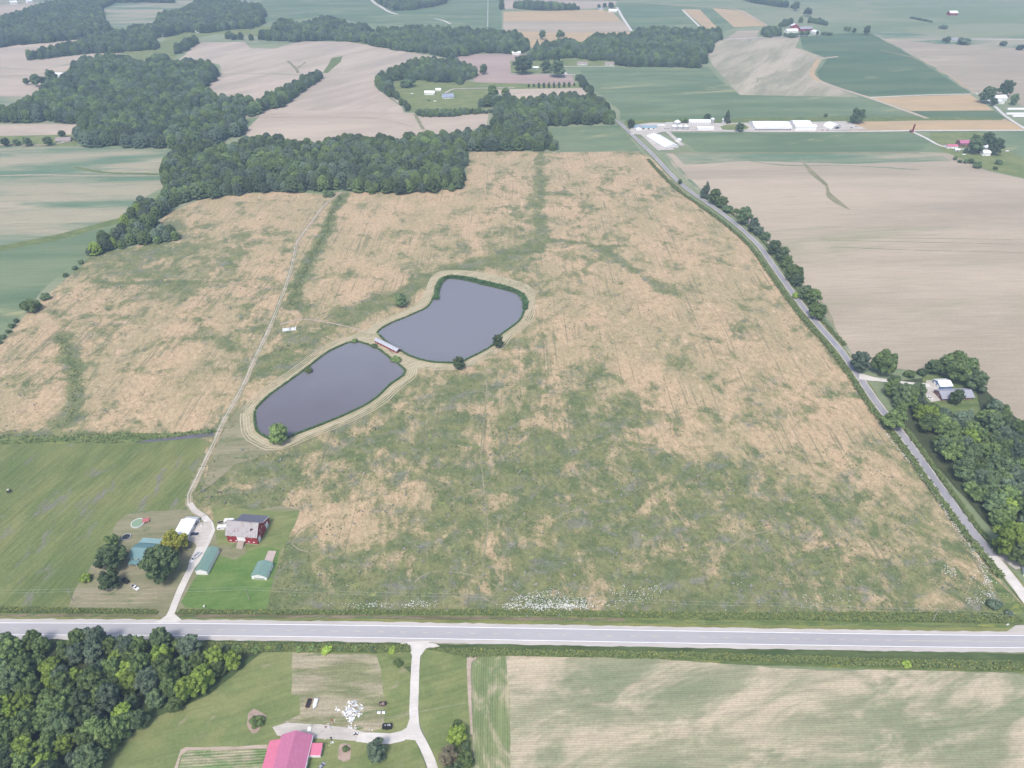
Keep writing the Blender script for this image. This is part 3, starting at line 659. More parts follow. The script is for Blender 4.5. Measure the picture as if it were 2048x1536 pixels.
def trunk_mesh():
    m = MB(); r = random.Random(3)
    m.tube((0, 0, -.01), (.01, 0, .22), .022, .016, 7); m.tube((.01, 0, .22), (0, .01, .62), .016, .008, 6)
    for k in range(6):
        th = k * 1.1; z = .2 + .05 * k
        m.tube((0, 0, z), (math.cos(th) * .26, math.sin(th) * .26, z + .22), .009, .003, 5)
    me = bpy.data.meshes.new('trunk'); me.from_pydata(m.v, [], m.f); me.update(); return me
TR0 = trunk_mesh(); TR0.materials.append(bark); TR1 = TR0.copy(); TR1.materials.clear(); TR1.materials.append(pale_bark)
def tree_at(x, y, w, h, ci, leaf, label, cat='tree', group=None, name='broadleaf_tree', pale=False):
    e = empty(name, x, y, random.uniform(0, 6.28), label, cat, group)
    if KINDS[ci][0] == 'bush':
        bpy.data.objects.remove(e); o = link(name, crown(ci, leaf)); o.location = (x, y, 0); o.scale = (w, w, h); o.rotation_euler[2] = random.uniform(0, 6.28)
        return tag(o, label, cat, group)
    c = link('crown', crown(ci, leaf), e); c.scale = (w, w, h)
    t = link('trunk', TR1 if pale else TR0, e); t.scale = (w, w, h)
    return e
def tree_px(cx, cy, wpx, ratio, ci, leaf, label, **k):
    """crown seen centred at a pixel, that many pixels wide"""
    w = wpx / scl(cy)
    for _ in range(3):
        h = w * ratio; x, y = at(cx, cy, h * .55); w = wpx * math.hypot(math.hypot(x, y), H - h * .5) / F / 1.0 * .97
    return tree_at(x, y, w * 1.04, h, ci, leaf, label, **k)

# woods: canopy outline as seen; far edge read at tree-top height, near edge at the ground
def canopy(px):
    n = len(px); A = sum(px[i][0] * px[(i + 1) % n][1] - px[(i + 1) % n][0] * px[i][1] for i in range(n)); sg = 1 if A > 0 else -1
    out = []
    for i in range(n):
        (x0, y0), (x1, y1) = px[i - 1], px[(i + 1) % n]; dx, dy = x1 - x0, y1 - y0; L = math.hypot(dx, dy) + 1e-9
        ny = -dx / L * sg; z = 6.5 + 6.5 * ny * -1
        out.append(at(px[i][0], px[i][1], max(0, z)))
    return out
WOODS = [  # region key, outline, spacing, holes
 ('south_west', [(-60,1225),(140,1225),(330,1235),(440,1285),(470,1290),(530,1296),(530,1318),(470,1345),(440,1392),(390,1418),(320,1438),(285,1470),(235,1515),(185,1560),(140,1620),(-60,1640)], 8.6, []),
 ('east', [(1768,775),(1790,745),(1830,752),(1848,775),(1855,795),(1875,812),(1925,812),(1952,815),(1962,790),(1945,755),(1972,770),(2005,798),(2035,825),(2100,880),(2160,870),(2160,1110),(2048,1060),(2010,1068),(1980,1055),(1935,990),(1900,955),(1870,900),(1830,860),(1800,830),(1775,800)], 9.0, [[(1938,836),(1965,832),(1992,868),(1985,890),(1960,880)]]),
 ('middle', [(320,335),(340,300),(360,285),(420,278),(440,292),(512,275),(560,273),(600,282),(680,275),(735,272),(765,264),(800,275),(850,262),(920,265),(978,252),(985,235),(985,215),(950,215),(962,195),(1010,190),(1060,198),(1100,190),(1150,187),(1205,196),(1228,222),(1236,248),(1130,253),(1085,257),(1105,272),(1118,288),(1115,303),(1030,303),(940,305),(932,345),(925,382),(880,386),(800,391),(710,389),(690,382),(620,388),(560,386),(480,392),(400,402),(340,420),(325,400),(318,380),(325,355)], 12.0, []),
 ('finger', [(235,450),(255,415),(280,398),(318,385),(350,410),(345,420),(318,438),(312,452),(350,452),(360,470),(345,485),(290,492),(240,500),(185,515),(165,508),(165,490),(195,472)], 10, []),
 ('north_west', [(143,128),(160,118),(200,112),(225,110),(250,114),(290,122),(308,110),(335,110),(350,124),(395,118),(425,125),(443,140),(443,152),(405,180),(420,183),(450,193),(480,192),(505,200),(510,215),(488,222),(498,242),(492,266),(460,278),(420,295),(340,300),(300,298),(180,295),(148,288),(150,270),(160,256),(150,248),(100,248),(55,246),(-60,244),(-60,216),(0,216),(30,210),(65,195),(80,175),(100,160),(120,150),(143,140)], 14, [[(375,215),(412,214),(405,234),(384,230)]]),
 ('slope_belt', [(488,222),(512,200),(560,178),(600,150),(635,143),(648,150),(630,168),(590,195),(570,214),(530,222),(505,238)], 10, []),
 ('top_left', [(-60,100),(-60,35),(0,34),(30,26),(60,16),(90,6),(200,-8),(330,-6),(370,0),(366,7),(300,6),(230,6),(205,16),(208,35),(228,58),(222,68),(200,73),(100,86),(40,91),(-20,98)], 13, []),
 ('top_mid', [(313,46),(312,35),(325,25),(360,18),(385,6),(400,0),(470,2),(525,10),(532,25),(528,44),(512,57),(470,59),(430,65),(400,67),(370,65),(345,72),(300,80),(255,68),(258,54),(300,50)], 13, []),
 ('left_belt', [(35,122),(36,112),(60,104),(100,95),(160,80),(190,70),(225,60),(280,64),(320,84),(318,99),(290,101),(250,105),(225,108),(200,107),(130,113),(80,120)], 11.5, []),
 ('long_belt', [(346,98),(365,80),(420,68),(512,70),(560,40),(610,44),(640,33),(690,38),(700,48),(728,48),(745,56),(860,53),(960,58),(1000,62),(1030,62),(1048,75),(1062,95),(1040,110),(1000,109),(960,106),(935,112),(900,118),(850,107),(800,103),(745,93),(720,85),(640,82),(590,85),(520,81),(460,76),(402,84),(370,105),(352,110)], 11.5, [[(514,60),(560,60),(588,70),(570,74),(514,66)], [(650,64),(696,64),(690,70),(652,72)], [(725,64),(790,66),(783,73),(735,72)]]),
 ('top_patch', [(745,-10),(765,12),(785,22),(830,20),(870,14),(894,6),(893,-10)], 14, []),
 ('top_row', [(1025,6),(1060,2),(1120,8),(1180,12),(1178,20),(1090,22),(1030,18)], 13, []),
 ('yard_wood', [(750,152),(765,142),(800,128),(825,117),(850,112),(885,118),(905,113),(935,125),(956,142),(950,156),(935,160),(920,174),(905,166),(870,166),(820,160),(785,162),(788,175),(815,200),(838,218),(832,224),(810,224),(800,207),(770,188),(750,174)], 10, []),
 ('yard_hedge', [(832,218),(860,219),(900,219),(945,214),(985,212),(985,224),(900,225),(832,225)], 6, []),
 ('north_wood', [(1050,120),(1062,100),(1078,88),(1110,82),(1145,73),(1160,84),(1178,72),(1205,66),(1265,68),(1270,57),(1330,54),(1400,57),(1440,59),(1447,76),(1430,86),(1430,100),(1415,110),(1415,126),(1396,137),(1330,135),(1232,134),(1225,122),(1180,122),(1150,116),(1105,120),(1080,122)], 10.5, []),
 ('lane_belt', [(1148,150),(1160,146),(1176,158),(1192,182),(1205,196),(1190,200),(1176,188),(1160,170)], 8.5, []),
 ('far_farm_belt', [(1554,45),(1580,38),(1625,34),(1655,40),(1680,52),(1655,52),(1600,44),(1565,56)], 10, []),
 ('far_farm_trees', [(1520,62),(1536,52),(1562,56),(1564,74),(1530,76)], 10, []),
 ('top_right', [(1470,-14),(1536,-14),(1562,3),(1592,10),(1600,16),(1560,15),(1500,5)], 14, []),
 ('top_fence', [(1000,-8),(1007,-8),(1007,19),(1000,19)], 14, []),
]
REG = {'south_west': 'in the bottom-left wood', 'east': 'in the wood right of the lane', 'middle': 'in the big wood above the ponds', 'finger': 'in the narrow finger of wood at left'}
CAND = []
for key, px, spc, holes in WOODS:
    Wd = canopy(px); X0, Y0 = np.min(Wd, 0); X1, Y1 = np.max(Wd, 0)
    gx, gy = np.meshgrid(np.arange(X0, X1, spc), np.arange(Y0, Y1, spc * .87))
    gx = gx + (np.arange(gx.shape[0]) % 2)[:, None] * spc / 2
    X = gx.ravel() + rng.uniform(-.33, .33, gx.size) * spc; Y = gy.ravel() + rng.uniform(-.33, .33, gx.size) * spc
    k = inside(Wd, X, Y); X, Y = X[k], Y[k]; dd = edged(Wd, X, Y); k = dd > min(3.2, spc * .3); X, Y, dd = X[k], Y[k], dd[k]
    for hpx in holes:
        k = ~inside([at(*p, 5) for p in hpx], X, Y); X, Y, dd = X[k], Y[k], dd[k]
    for x, y, d_ in zip(X, Y, dd):
        if key == 'south_west' and y > at(300, 1297)[1]: continue
        w = spc * random.choice((random.uniform(.85, 1.2), random.uniform(1.15, 1.55), random.uniform(1.3, 1.8))); h = max(w, 9) * random.uniform(.95, 1.35)
        if key in ('yard_hedge',): h *= .8
        if d_ < 5: w *= .85; h *= .78
        CAND.append((math.hypot(x, y), key, x, y, w, min(h, 21), d_))
CAND.sort()
TINT = {'leaf_dark': 'dark green', 'leaf_mid': 'mid green', 'leaf_bright': 'bright yellow-green', 'leaf_blue': 'dull blue-green', 'leaf_brown': 'brownish'}
def pick(key):
    q = random.random()
    if key == 'south_west': return 'leaf_mid' if q < .46 else 'leaf_dark' if q < .66 else 'leaf_blue' if q < .82 else 'leaf_bright'
    return 'leaf_mid' if q < .40 else 'leaf_dark' if q < .72 else 'leaf_blue' if q < .93 else 'leaf_bright'
solo = 0; rest = []; SRC = {}
for dist, key, x, y, w, h, d_ in CAND:
    u, v = proj(x, y, h * .6)
    vis = -12 < u < 2060 and v < 1548
    if solo < 240 and vis and key in REG:
        leaf = pick(key); ci = random.choice((0, 1, 2, 8, 8, 3)) if key in ('south_west', 'east') else random.choice((9, 10, 11)); solo += 1
        if ci >= 9 and leaf == 'leaf_bright' and random.random() < .7: leaf = 'leaf_mid'
        sz = 'small' if w < 10.5 else 'large' if w > 14 else 'middling'; hy = y - at(max(0, u), 1290)[1]
        pl = 'on its outer edge' if d_ < 7 else 'inside it'
        if key == 'south_west' and hy > -14: pl = 'beside the highway'
        e = tree_at(x, y, w, h, ci, leaf, f"{sz} {TINT[leaf]} tree {REG[key]}, {pl}", group=f"{sz} {TINT[leaf]} trees {REG[key]}, {pl}", name='woodland_tree')
        if ci >= 9 and leaf != 'leaf_bright': SRC.setdefault((ci, leaf), e.children[0])
    elif -60 < u < 2110 and v < 1640: rest.append((x, y, w, h))
print('woods: solo', solo, 'rest', len(rest))

def scatter_object(name, pts, sources, kind='stuff'):
    me = bpy.data.meshes.new(name); me.from_pydata([(p[0], p[1], 0) for p in pts], [], [])
    a = me.attributes.new('size', 'FLOAT_VECTOR', 'POINT'); a.data.foreach_set('vector', np.array([(p[2], p[2], p[3]) for p in pts], np.float32).ravel())
    a = me.attributes.new('turn', 'FLOAT_VECTOR', 'POINT'); a.data.foreach_set('vector', np.array([(0, 0, random.uniform(0, 6.28)) for p in pts], np.float32).ravel())
    a = me.attributes.new('which', 'INT', 'POINT'); a.data.foreach_set('value', np.array([random.randrange(len(sources)) for p in pts], np.int32))
    o = link(name, me); g = bpy.data.node_groups.new(name, 'GeometryNodeTree')
    g.interface.new_socket('Geometry', in_out='INPUT', socket_type='NodeSocketGeometry'); g.interface.new_socket('Geometry', in_out='OUTPUT', socket_type='NodeSocketGeometry')
    gi = g.nodes.new('NodeGroupInput'); go = g.nodes.new('NodeGroupOutput')
    ip = g.nodes.new('GeometryNodeInstanceOnPoints'); jn = g.nodes.new('GeometryNodeGeometryToInstance')
    for s_ in reversed(sources):
        oi = g.nodes.new('GeometryNodeObjectInfo'); oi.inputs['Object'].default_value = s_; oi.transform_space = 'ORIGINAL'
        g.links.new(oi.outputs['Geometry'], jn.inputs[0])
    def na(nm, t):
        n = g.nodes.new('GeometryNodeInputNamedAttribute'); n.data_type = t; n.inputs['Name'].default_value = nm
        return [x for x in n.outputs if x.enabled][0]
    g.links.new(gi.outputs[0], ip.inputs['Points']); g.links.new(jn.outputs[0], ip.inputs['Instance'])
    ip.inputs['Pick Instance'].default_value = True
    g.links.new(na('which', 'INT'), ip.inputs['Instance Index'])
    er = g.nodes.new('FunctionNodeEulerToRotation'); g.links.new(na('turn', 'FLOAT_VECTOR'), er.inputs[0]); g.links.new(er.outputs[0], ip.inputs['Rotation'])
    g.links.new(na('size', 'FLOAT_VECTOR'), ip.inputs['Scale']); g.links.new(ip.outputs[0], go.inputs[0])
    md = o.modifiers.new('scatter', 'NODES'); md.node_group = g
    return o
srcs = list(SRC.values())[:16]
# far canopy: each source wood tree's crown is used again
tag(scatter_object('distant_woodland', rest, srcs), 'dense green canopy of the farther woods, belts and hedgerows', 'woodland', kind='stuff')

# --- trees one can point to
T = [  # cx, cy, width px, height ratio, crown, leaf, label, category
 (317,1126,74,.95,0,'leaf_deep','huge round dark green tree hiding the front of the teal-roofed house'),
 (346,1079,50,.9,4,'leaf_gold','golden green tree beside the white metal garage'),
 (222,1113,55,.9,1,'leaf_deep','dark spreading tree left of the teal-roofed house'),
 (216,1158,38,1.0,2,'leaf_deep','smaller dark tree at the lawn corner above the dump trailer'),
 (170,1154,20,.9,6,'leaf_bright','small bright green tree on the left lawn edge'),
 (222,1080,27,.9,8,'leaf_mid','feathery pale green tree left of the trampoline'),
 (802,599,27,1.2,2,'leaf_dark','lone round tree on the bank left of the upper pond'),
 (996,681,25,1.2,0,'leaf_dark','round tree on the right bank of the upper pond'),
 (917,725,26,1.2,1,'leaf_dark','round tree at the bottom corner of the upper pond'),
 (557,866,42,1.15,2,'leaf_mid','largest pond-side tree, at the foot of the lower pond'),
 (615,737,17,.9,6,'leaf_mid','round bush on the left shore of the lower pond'),
 (710,680,14,.9,7,'leaf_mid','bush at the upper tip of the lower pond, left of the covered bridge'),
 (749,690,14,.8,6,'leaf_mid','bush at the left end of the covered bridge'),
 (792,715,22,.7,7,'leaf_mid','leafy bush at the right end of the covered bridge'),
 (418,862,11,.9,6,'leaf_dark','small bush over the stream beside the farm track'),
 (59,607,31,.9,6,'leaf_mid','large round bush on the left field edge'),
 (88,590,17,.9,7,'leaf_dark','small dark bush beside the large round bush at left'),
 (915,1448,20,.9,6,'leaf_mid','bush at the top end of the clump beside the dirt strip'),
 (932,1492,22,.9,7,'leaf_dark','dark bush between the clump trees and the dirt strip'),
 (752,1500,46,1.1,3,'leaf_blue','grey-green open tree by the gravel drive of the pink-roofed house'),
 (512,1442,25,.8,6,'leaf_mid','bush in the mulch bed left of the pink-roofed house'),
 (690,1498,14,.8,7,'leaf_mid','shrub in the mulch bed right of the pink-roofed house'),
 (916,1470,42,.9,0,'leaf_bright','light green tree at the top of the clump beside the dirt strip'),
 (898,1512,40,1.0,1,'leaf_brown','brown-leaved tree in the clump beside the lower driveway'),
 (930,1518,36,1.0,2,'leaf_mid','mid green tree between the brown-leaved tree and the crop field'),
 (908,1540,40,1.0,3,'leaf_dark','dark tree at the bottom of the clump beside the crop field'),
 (1722,722,38,1.1,0,'leaf_blue','dull green tree left of the side drive entrance, nearest the lane'),
 (1774,720,46,1.2,4,'leaf_mid','open branching tree just right of the side drive entrance'),
 (1787,775,30,1.2,3,'leaf_mid','leafy tree below the side drive'),
 (1808,785,40,1.1,1,'leaf_dark','dark tree over the side drive'),
 (1836,782,32,1.2,2,'leaf_dark','dark tree at the left edge of the gravel yard'),
 (1790,838,44,1.0,8,'leaf_mid','light green tree leaning over the country lane'),
 (1922,728,66,.85,4,'leaf_mid','biggest crown behind the white-roofed garage'),
 (1870,733,30,.9,1,'leaf_dark','dark bushy tree left behind the white-roofed garage'),
 (1955,760,40,1.0,2,'leaf_dark','dark tree at the right foot of the biggest crown behind the garage'),
 (1916,793,26,1.25,0,'leaf_dark','dark tree standing before the middle of the grey-roofed house'),
 (1868,818,24,1.1,1,'leaf_mid','tree at the lower left of the grey-roofed house'),
 (1822,745,20,.9,6,'leaf_mid','low bush between the side drive and the tan field'),
 (1848,742,20,.9,7,'leaf_dark','dark bush between the side drive and the garage'),
 (2022,1075,64,1.0,0,'leaf_bright','big yellow-green tree at the lane bend near the right edge'),
 (2045,1100,50,1.0,1,'leaf_mid','mid green tree cut by the right edge above the blue-roofed corner'),
 (1992,1208,24,.9,7,'leaf_blue','bluish bush in the field corner by the lane mouth'),
 (2020,1225,14,.9,6,'leaf_blue','small bluish bush nearest the lane mouth'),
 (1814,1327,16,.8,6,'leaf_bright','round yellow-green bush on the verge below the highway'),
 (797,1322,18,.9,7,'leaf_mid','bush beside the lower driveway on the weedy strip'),
 # hedge along the lane
 (1413,377,22,1.5,5,'leaf_blue','dark pointed evergreen at the top end of the lane hedge'),
 (1430,391,28,1.1,0,'leaf_mid','broad tree right next to the pointed evergreen by the lane'),
 (1444,402,24,1.0,1,'leaf_mid','third tree of the lane hedge from the top'),
 (1457,415,23,.8,6,'leaf_dark','low bush below the first trees of the lane hedge'),
 (1474,420,14,.8,7,'leaf_mid','small bush left of the gap in the lane hedge'),
 (1490,429,31,1.2,2,'leaf_dark','tall tree in the upper part of the lane hedge'),
 (1508,449,24,1.2,8,'leaf_blue','pale dusty green tree in the lane hedge'),
 (1519,461,20,1.0,0,'leaf_blue','dusty green tree below the pale one in the lane hedge'),
 (1531,471,20,.9,1,'leaf_dark','tree just above the gateway in the lane hedge'),
 (1549,493,28,1.1,2,'leaf_dark','tree just below the gateway in the lane hedge'),
 (1566,507,28,1.1,0,'leaf_dark','fullest dark tree in the middle of the lane hedge'),
 (1574,522,26,1.0,8,'leaf_mid','mid green tree in the middle of the lane hedge'),
 (1590,541,34,1.1,4,'leaf_mid','spreading tree above the gap in the lower lane hedge'),
 (1597,559,26,1.0,1,'leaf_dark','dark tree above the gap in the lower lane hedge'),
 (1612,583,26,1.1,2,'leaf_dark','dark tree below the gap in the lower lane hedge'),
 (1628,593,32,1.1,0,'leaf_mid','large tree near the lower end of the lane hedge'),
 (1636,617,34,1.1,4,'leaf_mid','last tree at the lower end of the lane hedge'),
 (1591,588,17,.8,7,'leaf_bright','bright bush hanging over the lane beside the hedge'),
 (1360,363,9,1.2,2,'leaf_dark','small lone tree on the lane verge above the hedge'),
 # far farms
 (1262,246,17,1.0,0,'leaf_dark','round tree beside the blue-roofed farm buildings'),
 (1455,231,14,1.8,5,'leaf_blue','tall dark conifer right of the rear grain bin'),
 (1415,233,14,1.0,1,'leaf_dark','round tree left of the rear grain bin'),
 (1368,238,17,.7,6,'leaf_mid','low bush behind the front grain bins'),
 (1480,253,18,.9,2,'leaf_dark','round tree on the grass island in the farmyard'),
 (1717,230,28,.9,8,'leaf_dark','broad tree above the right end of the farmyard'),
 (1653,229,8,.9,7,'leaf_dark','small bush above the hoop barn'),
 (1953,286,27,1.2,2,'leaf_dark','large tree at the right of the pink-roofed barn'),
 (1978,276,20,1.1,0,'leaf_dark','middle tree behind the white farmhouse at right'),
 (1994,290,24,1.2,1,'leaf_dark','tree right of the white farmhouse at right'),
 (1933,298,8,1.5,5,'leaf_dark','little conifer in front of the pink-roofed barn'),
 (1911,315,7,1.2,7,'leaf_dark','leftmost little bush below the pink-roofed farm'),
 (1921,321,8,.9,6,'leaf_dark','low bush second in the row below the pink-roofed farm'),
 (1931,321,9,.9,7,'leaf_dark','low bush third in the row below the pink-roofed farm'),
 (1943,320,9,1.2,6,'leaf_dark','taller bush in the row below the pink-roofed farm'),
 (1959,327,17,.8,7,'leaf_dark','widest bush of the row below the pink-roofed farm'),
 (1998,322,12,.8,6,'leaf_dark','lone bush on the lawn right of the bush row'),
 (1992,335,9,.7,6,'leaf_dark','small bush at the lower end of the bush row'),
 (1978,188,27,1.0,0,'leaf_dark','round tree left of the white farmhouse at the right edge'),
 (2015,174,24,1.1,1,'leaf_dark','tree behind the white farmhouse at the right edge'),
 (2030,197,14,1.3,3,'leaf_dark','narrow tree right of the white farmhouse at the right edge'),
 (1989,203,11,1.2,2,'leaf_dark','little tree before the white farmhouse at the right edge'),
 (1085,68,15,1.1,0,'leaf_dark','left of two lone trees in the tan field at top'),
 (1121,67,17,1.1,4,'leaf_dark','right of two lone trees in the tan field at top'),
 (1074,89,14,1.5,5,'leaf_blue','conifer below the two lone trees'),
 (1045,127,38,.9,1,'leaf_dark','broad tree left of the small green-walled house'),
 (1047,142,11,1.0,2,'leaf_mid','small tree in the yard before the broad tree'),
 (1092,131,22,1.1,0,'leaf_dark','left tree of the clump by the small green-walled house'),
 (1114,135,34,.9,8,'leaf_dark','wide tree right in the clump by the small green-walled house'),
 (1114,112,18,1.4,3,'leaf_dark','tall tree above the small green-walled house'),
 (967,137,17,1.1,2,'leaf_mid','lone tree on the brown field edge'),
 (985,181,22,1.1,1,'leaf_mid','left of two trees beside the yard drive'),
 (1011,185,19,1.1,0,'leaf_mid','right of two trees beside the yard drive'),
 (815,162,30,.6,6,'leaf_dark','long bush above the white shed in the yard'),
 (10,283,15,.9,0,'leaf_dark','leftmost tree in the lawn row at the left edge'),
 (32,284,13,.8,1,'leaf_dark','second tree in the lawn row at the left edge'),
 (53,282,16,.9,2,'leaf_dark','third tree in the lawn row at the left edge'),
 (95,281,16,.9,0,'leaf_dark','fourth tree in the lawn row, nearest the brown-roofed house'),
 (124,267,13,1.0,1,'leaf_dark','tree behind the brown-roofed house'),
 (52,162,11,1.0,2,'leaf_dark','small lone tree left of the clump in the tan hills'),
 (70,159,18,1.1,0,'leaf_dark','left tree of the clump in the tan hills'),
 (86,160,14,1.0,1,'leaf_dark','middle tree of the clump in the tan hills'),
 (101,151,20,1.1,2,'leaf_dark','right tree of the clump in the tan hills'),
 (1735,59,12,1.2,2,'leaf_dark','lone tree right of the top farm on the green field corner'),
 (1699,58,8,1.0,0,'leaf_dark','middle of three small round trees right of the top farm'),
 (1692,57,7,1.0,1,'leaf_dark','left of three small round trees right of the top farm'),
 (1709,60,8,1.0,2,'leaf_dark','right of three small round trees right of the top farm'),
 (1617,22,15,1.0,4,'leaf_blue','lone spreading tree above the top farm'),
 (1593,11,14,1.1,0,'leaf_blue','last round tree of the top right belt'),
 (1604,66,9,1.0,1,'leaf_dark','round tree before the top farm barns'),
 (1615,65,9,1.2,2,'leaf_dark','second round tree before the top farm barns'),
 (1635,66,6,1.2,0,'leaf_dark','small tree before the white shed of the top farm'),
 (1570,69,6,1.3,1,'leaf_dark','small dark tree left of the top farmhouse'),
 (1586,68,22,.4,6,'leaf_dark','low hedge before the top farmhouse'),
 (1653,66,20,.3,7,'leaf_dark','low hedge right of the top farm'),
 (1896,79,10,1.1,0,'leaf_blue','left tree beside the road at top right'),
 (1888,79,6,1.0,1,'leaf_blue','little tree leftmost beside the road at top right'),
 (1930,79,22,.6,6,'leaf_blue','wide bush clump beside the road at top right'),
 (2009,85,12,.8,7,'leaf_blue','bush below the road at top right'),
 (2043,92,12,.9,6,'leaf_blue','bush at the right edge below the road at top right'),
 (1888,52,14,.5,7,'leaf_blue','low bush under the hay barn at top right'),
 (1198,12,7,1,0,'leaf_blue','left of three small trees behind the top farmhouse roof'),
 (1209,10,8,1.1,1,'leaf_blue','middle of three small trees behind the top farmhouse roof'),
 (1222,10,12,.9,2,'leaf_blue','right of three small trees behind the top farmhouse roof'),
 (448,386,9,1.0,8,'leaf_bright','small bright tree at the foot of the big wood'),
 (655,385,24,.6,6,'leaf_dark','round low bush at the foot of the big wood beside the track'),
]
for cx, cy, wpx, ra, ci, leaf, lab in T:
    bush = KINDS[ci][0] == 'bush'
    tree_px(cx, cy, wpx, ra, ci, leaf, lab, cat='bush' if bush else 'tree', name='bush' if bush else ('conifer' if ci == 5 else 'broadleaf_tree'), pale=(ci == 4))
order = ['first', 'second', 'third', 'fourth', 'fifth', 'sixth', 'seventh', 'eighth', 'ninth', 'tenth']
for k in range(10):
    tree_px(1057.5 + k * 10.1, 170.5 - k * .25, 6.2 if k not in (0, 1, 9) else 5.2, 1.7 if k not in (0, 1, 9) else 1.2, 3, 'leaf_dark', f'{order[k]} from the left in the row of ten clipped trees', cat='tree', name='row_tree')
for k in range(8):
    tree_px(1846 - 22 + k * 5.4, 33.5 + k * 1.1, 6, .8, 6, 'leaf_blue', 'small bush in the slanting row under the hay barn at top right', cat='bush', name='bush', group='slanting bush row at top right')
LH = [(15,662),(5,672),(22,650),(0,682),(30,640),(130,548),(150,534),(160,522)]
for k, (a, b) in enumerate(LH):
    tree_px(a, b, random.uniform(8, 16), .8, random.choice((6, 7)), 'leaf_dark', 'dark bush in the thin hedge on the left field edge', cat='bush', name='bush', group='bushes of the thin left hedge')
for k in range(12):
    tree_px(445 + k * 30 + random.uniform(-9, 9), 1296 + random.uniform(-2, 3), random.uniform(10, 20), .7, random.choice((6, 7)), random.choice(('leaf_mid', 'leaf_dark', 'leaf_bright')), 'roadside bush on the weedy strip just below the highway', cat='bush', name='bush', group='bushes on the strip below the highway')

# ---------------------------------------------------------------- weeds, reeds and flowers: nobody could count these
def weed_mat(name, a, b):
    n = N(name); MAT[name] = n.done(n.mix(n.ss(n.math('ADD', n.math('MULTIPLY', n.attr('shade'), .8), n.math('MULTIPLY', n.noise(6, 3, .6), .3)), .2, .85), a, b), .8)
weed_mat('weed_leaf', (.085, .13, .045), (.17, .205, .08)); weed_mat('reed_leaf', (.05, .11, .045), (.10, .17, .065))
weed_mat('yellow_weed', (.13, .16, .04), (.33, .31, .07)); weed_mat('lace_flower', (.55, .56, .50), (.78, .78, .74))
weed_mat('grey_weed', (.17, .18, .15), (.28, .27, .26)); weed_mat('straw_tuft', (.30, .26, .15), (.46, .38, .24))
def tufts(name, X, Y, size, hgt, mat, label, cat, per=5, top=False):
    n = len(X)
    if n == 0: return
    a = rng.uniform(0, 6.28, (n, per)); ox = rng.normal(0, .38, (n, per)); oy = rng.normal(0, .38, (n, per)); s = size * rng.uniform(.6, 1.3, (n, per)); S_ = (size * np.ones(n) * rng.uniform(.7, 1.4, n))[:, None]
    cx = X[:, None] + ox * S_; cy = Y[:, None] + oy * S_; cz = hgt * rng.uniform(.25 if not top else .8, 1, (n, per)) + ZL[0]
    tx = rng.normal(0, .55 if not top else .2, (n, per)); ty = rng.normal(0, .55 if not top else .2, (n, per))
    ca, sa = np.cos(a), np.sin(a); V = np.zeros((n, per, 4, 3))
    for k, (u, v) in enumerate(((-.5, -.4), (.5, -.5), (.4, .5), (-.5, .4))):
        dx = (u * ca - v * sa) * s; dy = (u * sa + v * ca) * s
        V[:, :, k, 0] = cx + dx; V[:, :, k, 1] = cy + dy; V[:, :, k, 2] = np.maximum(cz + dx * tx + dy * ty, ZL[0] + .01)
    V = V.reshape(-1, 3); m = n * per
    me = bpy.data.meshes.new(name); me.vertices.add(len(V)); me.vertices.foreach_set('co', V.astype(np.float32).ravel())
    me.loops.add(4 * m); me.loops.foreach_set('vertex_index', np.arange(4 * m, dtype=np.int32)); me.polygons.add(m)
    me.polygons.foreach_set('loop_start', np.arange(0, 4 * m, 4, dtype=np.int32)); me.update(calc_edges=True); me.validate()
    me.attributes.new('shade', 'FLOAT', 'FACE').data.foreach_set('value', rng.random(m).astype(np.float32))
    tag(link(name, me, None, MAT[mat]), label, cat, kind='stuff')
def along(pts, n, hw, world=False, closed=False):
    P = np.array(spline([p if world else at(*p) for p in pts], 3, closed)); i = rng.integers(0, len(P) - 1, n); t = rng.random(n)[:, None]
    Q = P[i] * (1 - t) + P[i + 1] * t; D = P[i + 1] - P[i]; D /= np.linalg.norm(D, axis=1)[:, None] + 1e-9
    o = rng.normal(0, hw * .5, n)[:, None]; Q = Q + np.stack([-D[:, 1], D[:, 0]], 1) * o; return Q[:, 0], Q[:, 1]
def inpoly(px, n, clump=0.0):
    W_ = [at(*p) for p in px]; x0, y0 = np.min(W_, 0); x1, y1 = np.max(W_, 0)
    X = rng.uniform(x0, x1, n); Y = rng.uniform(y0, y1, n)
    if clump:
        k = (np.sin(X * .13 + np.sin(Y * .21) * 2) + np.sin(Y * .17 + np.sin(X * .09) * 2.5) + rng.normal(0, .5, n)) > clump; X, Y = X[k], Y[k]
    k = inside(W_, X, Y); return X[k], Y[k]
def clus(px, nc, per, sg):
    X, Y = inpoly(px, nc * 6); X, Y = X[:nc], Y[:nc]
    X = np.repeat(X, per) + rng.normal(0, sg * 1.5, len(X) * per); Y = np.repeat(Y, per) + rng.normal(0, sg, len(Y) * per); return X, Y
def cat_(*a): return np.concatenate([q[0] for q in a]), np.concatenate([q[1] for q in a])
for Wd in ponds:
    X, Y = along(offset(Wd, 1.0)[::2] , 2000, .7, True, True); tufts('pond_reeds', X, Y, .55, .8, 'reed_leaf', 'fringe of green reeds round the pond edge', 'reeds')
X, Y = along([(873,600),(875,580),(884,562),(900,556),(930,558),(965,566),(1010,577),(1036,587),(1050,602),(1050,620)], 3600, 1.6)
tufts('bank_reeds', X, Y, 1.1, 1.7, 'reed_leaf', 'thick reed bank along the top of the upper pond', 'reeds')
X, Y = cat_(along([(x - 14, y + 6) for x, y in LANE[4:26]], 9000, 2.2), along([(x + 12, y - 5) for x, y in LANE[8:16]], 2200, 1.6), along([(x + 12, y - 4) for x, y in LANE[19:25]], 1800, 1.4))
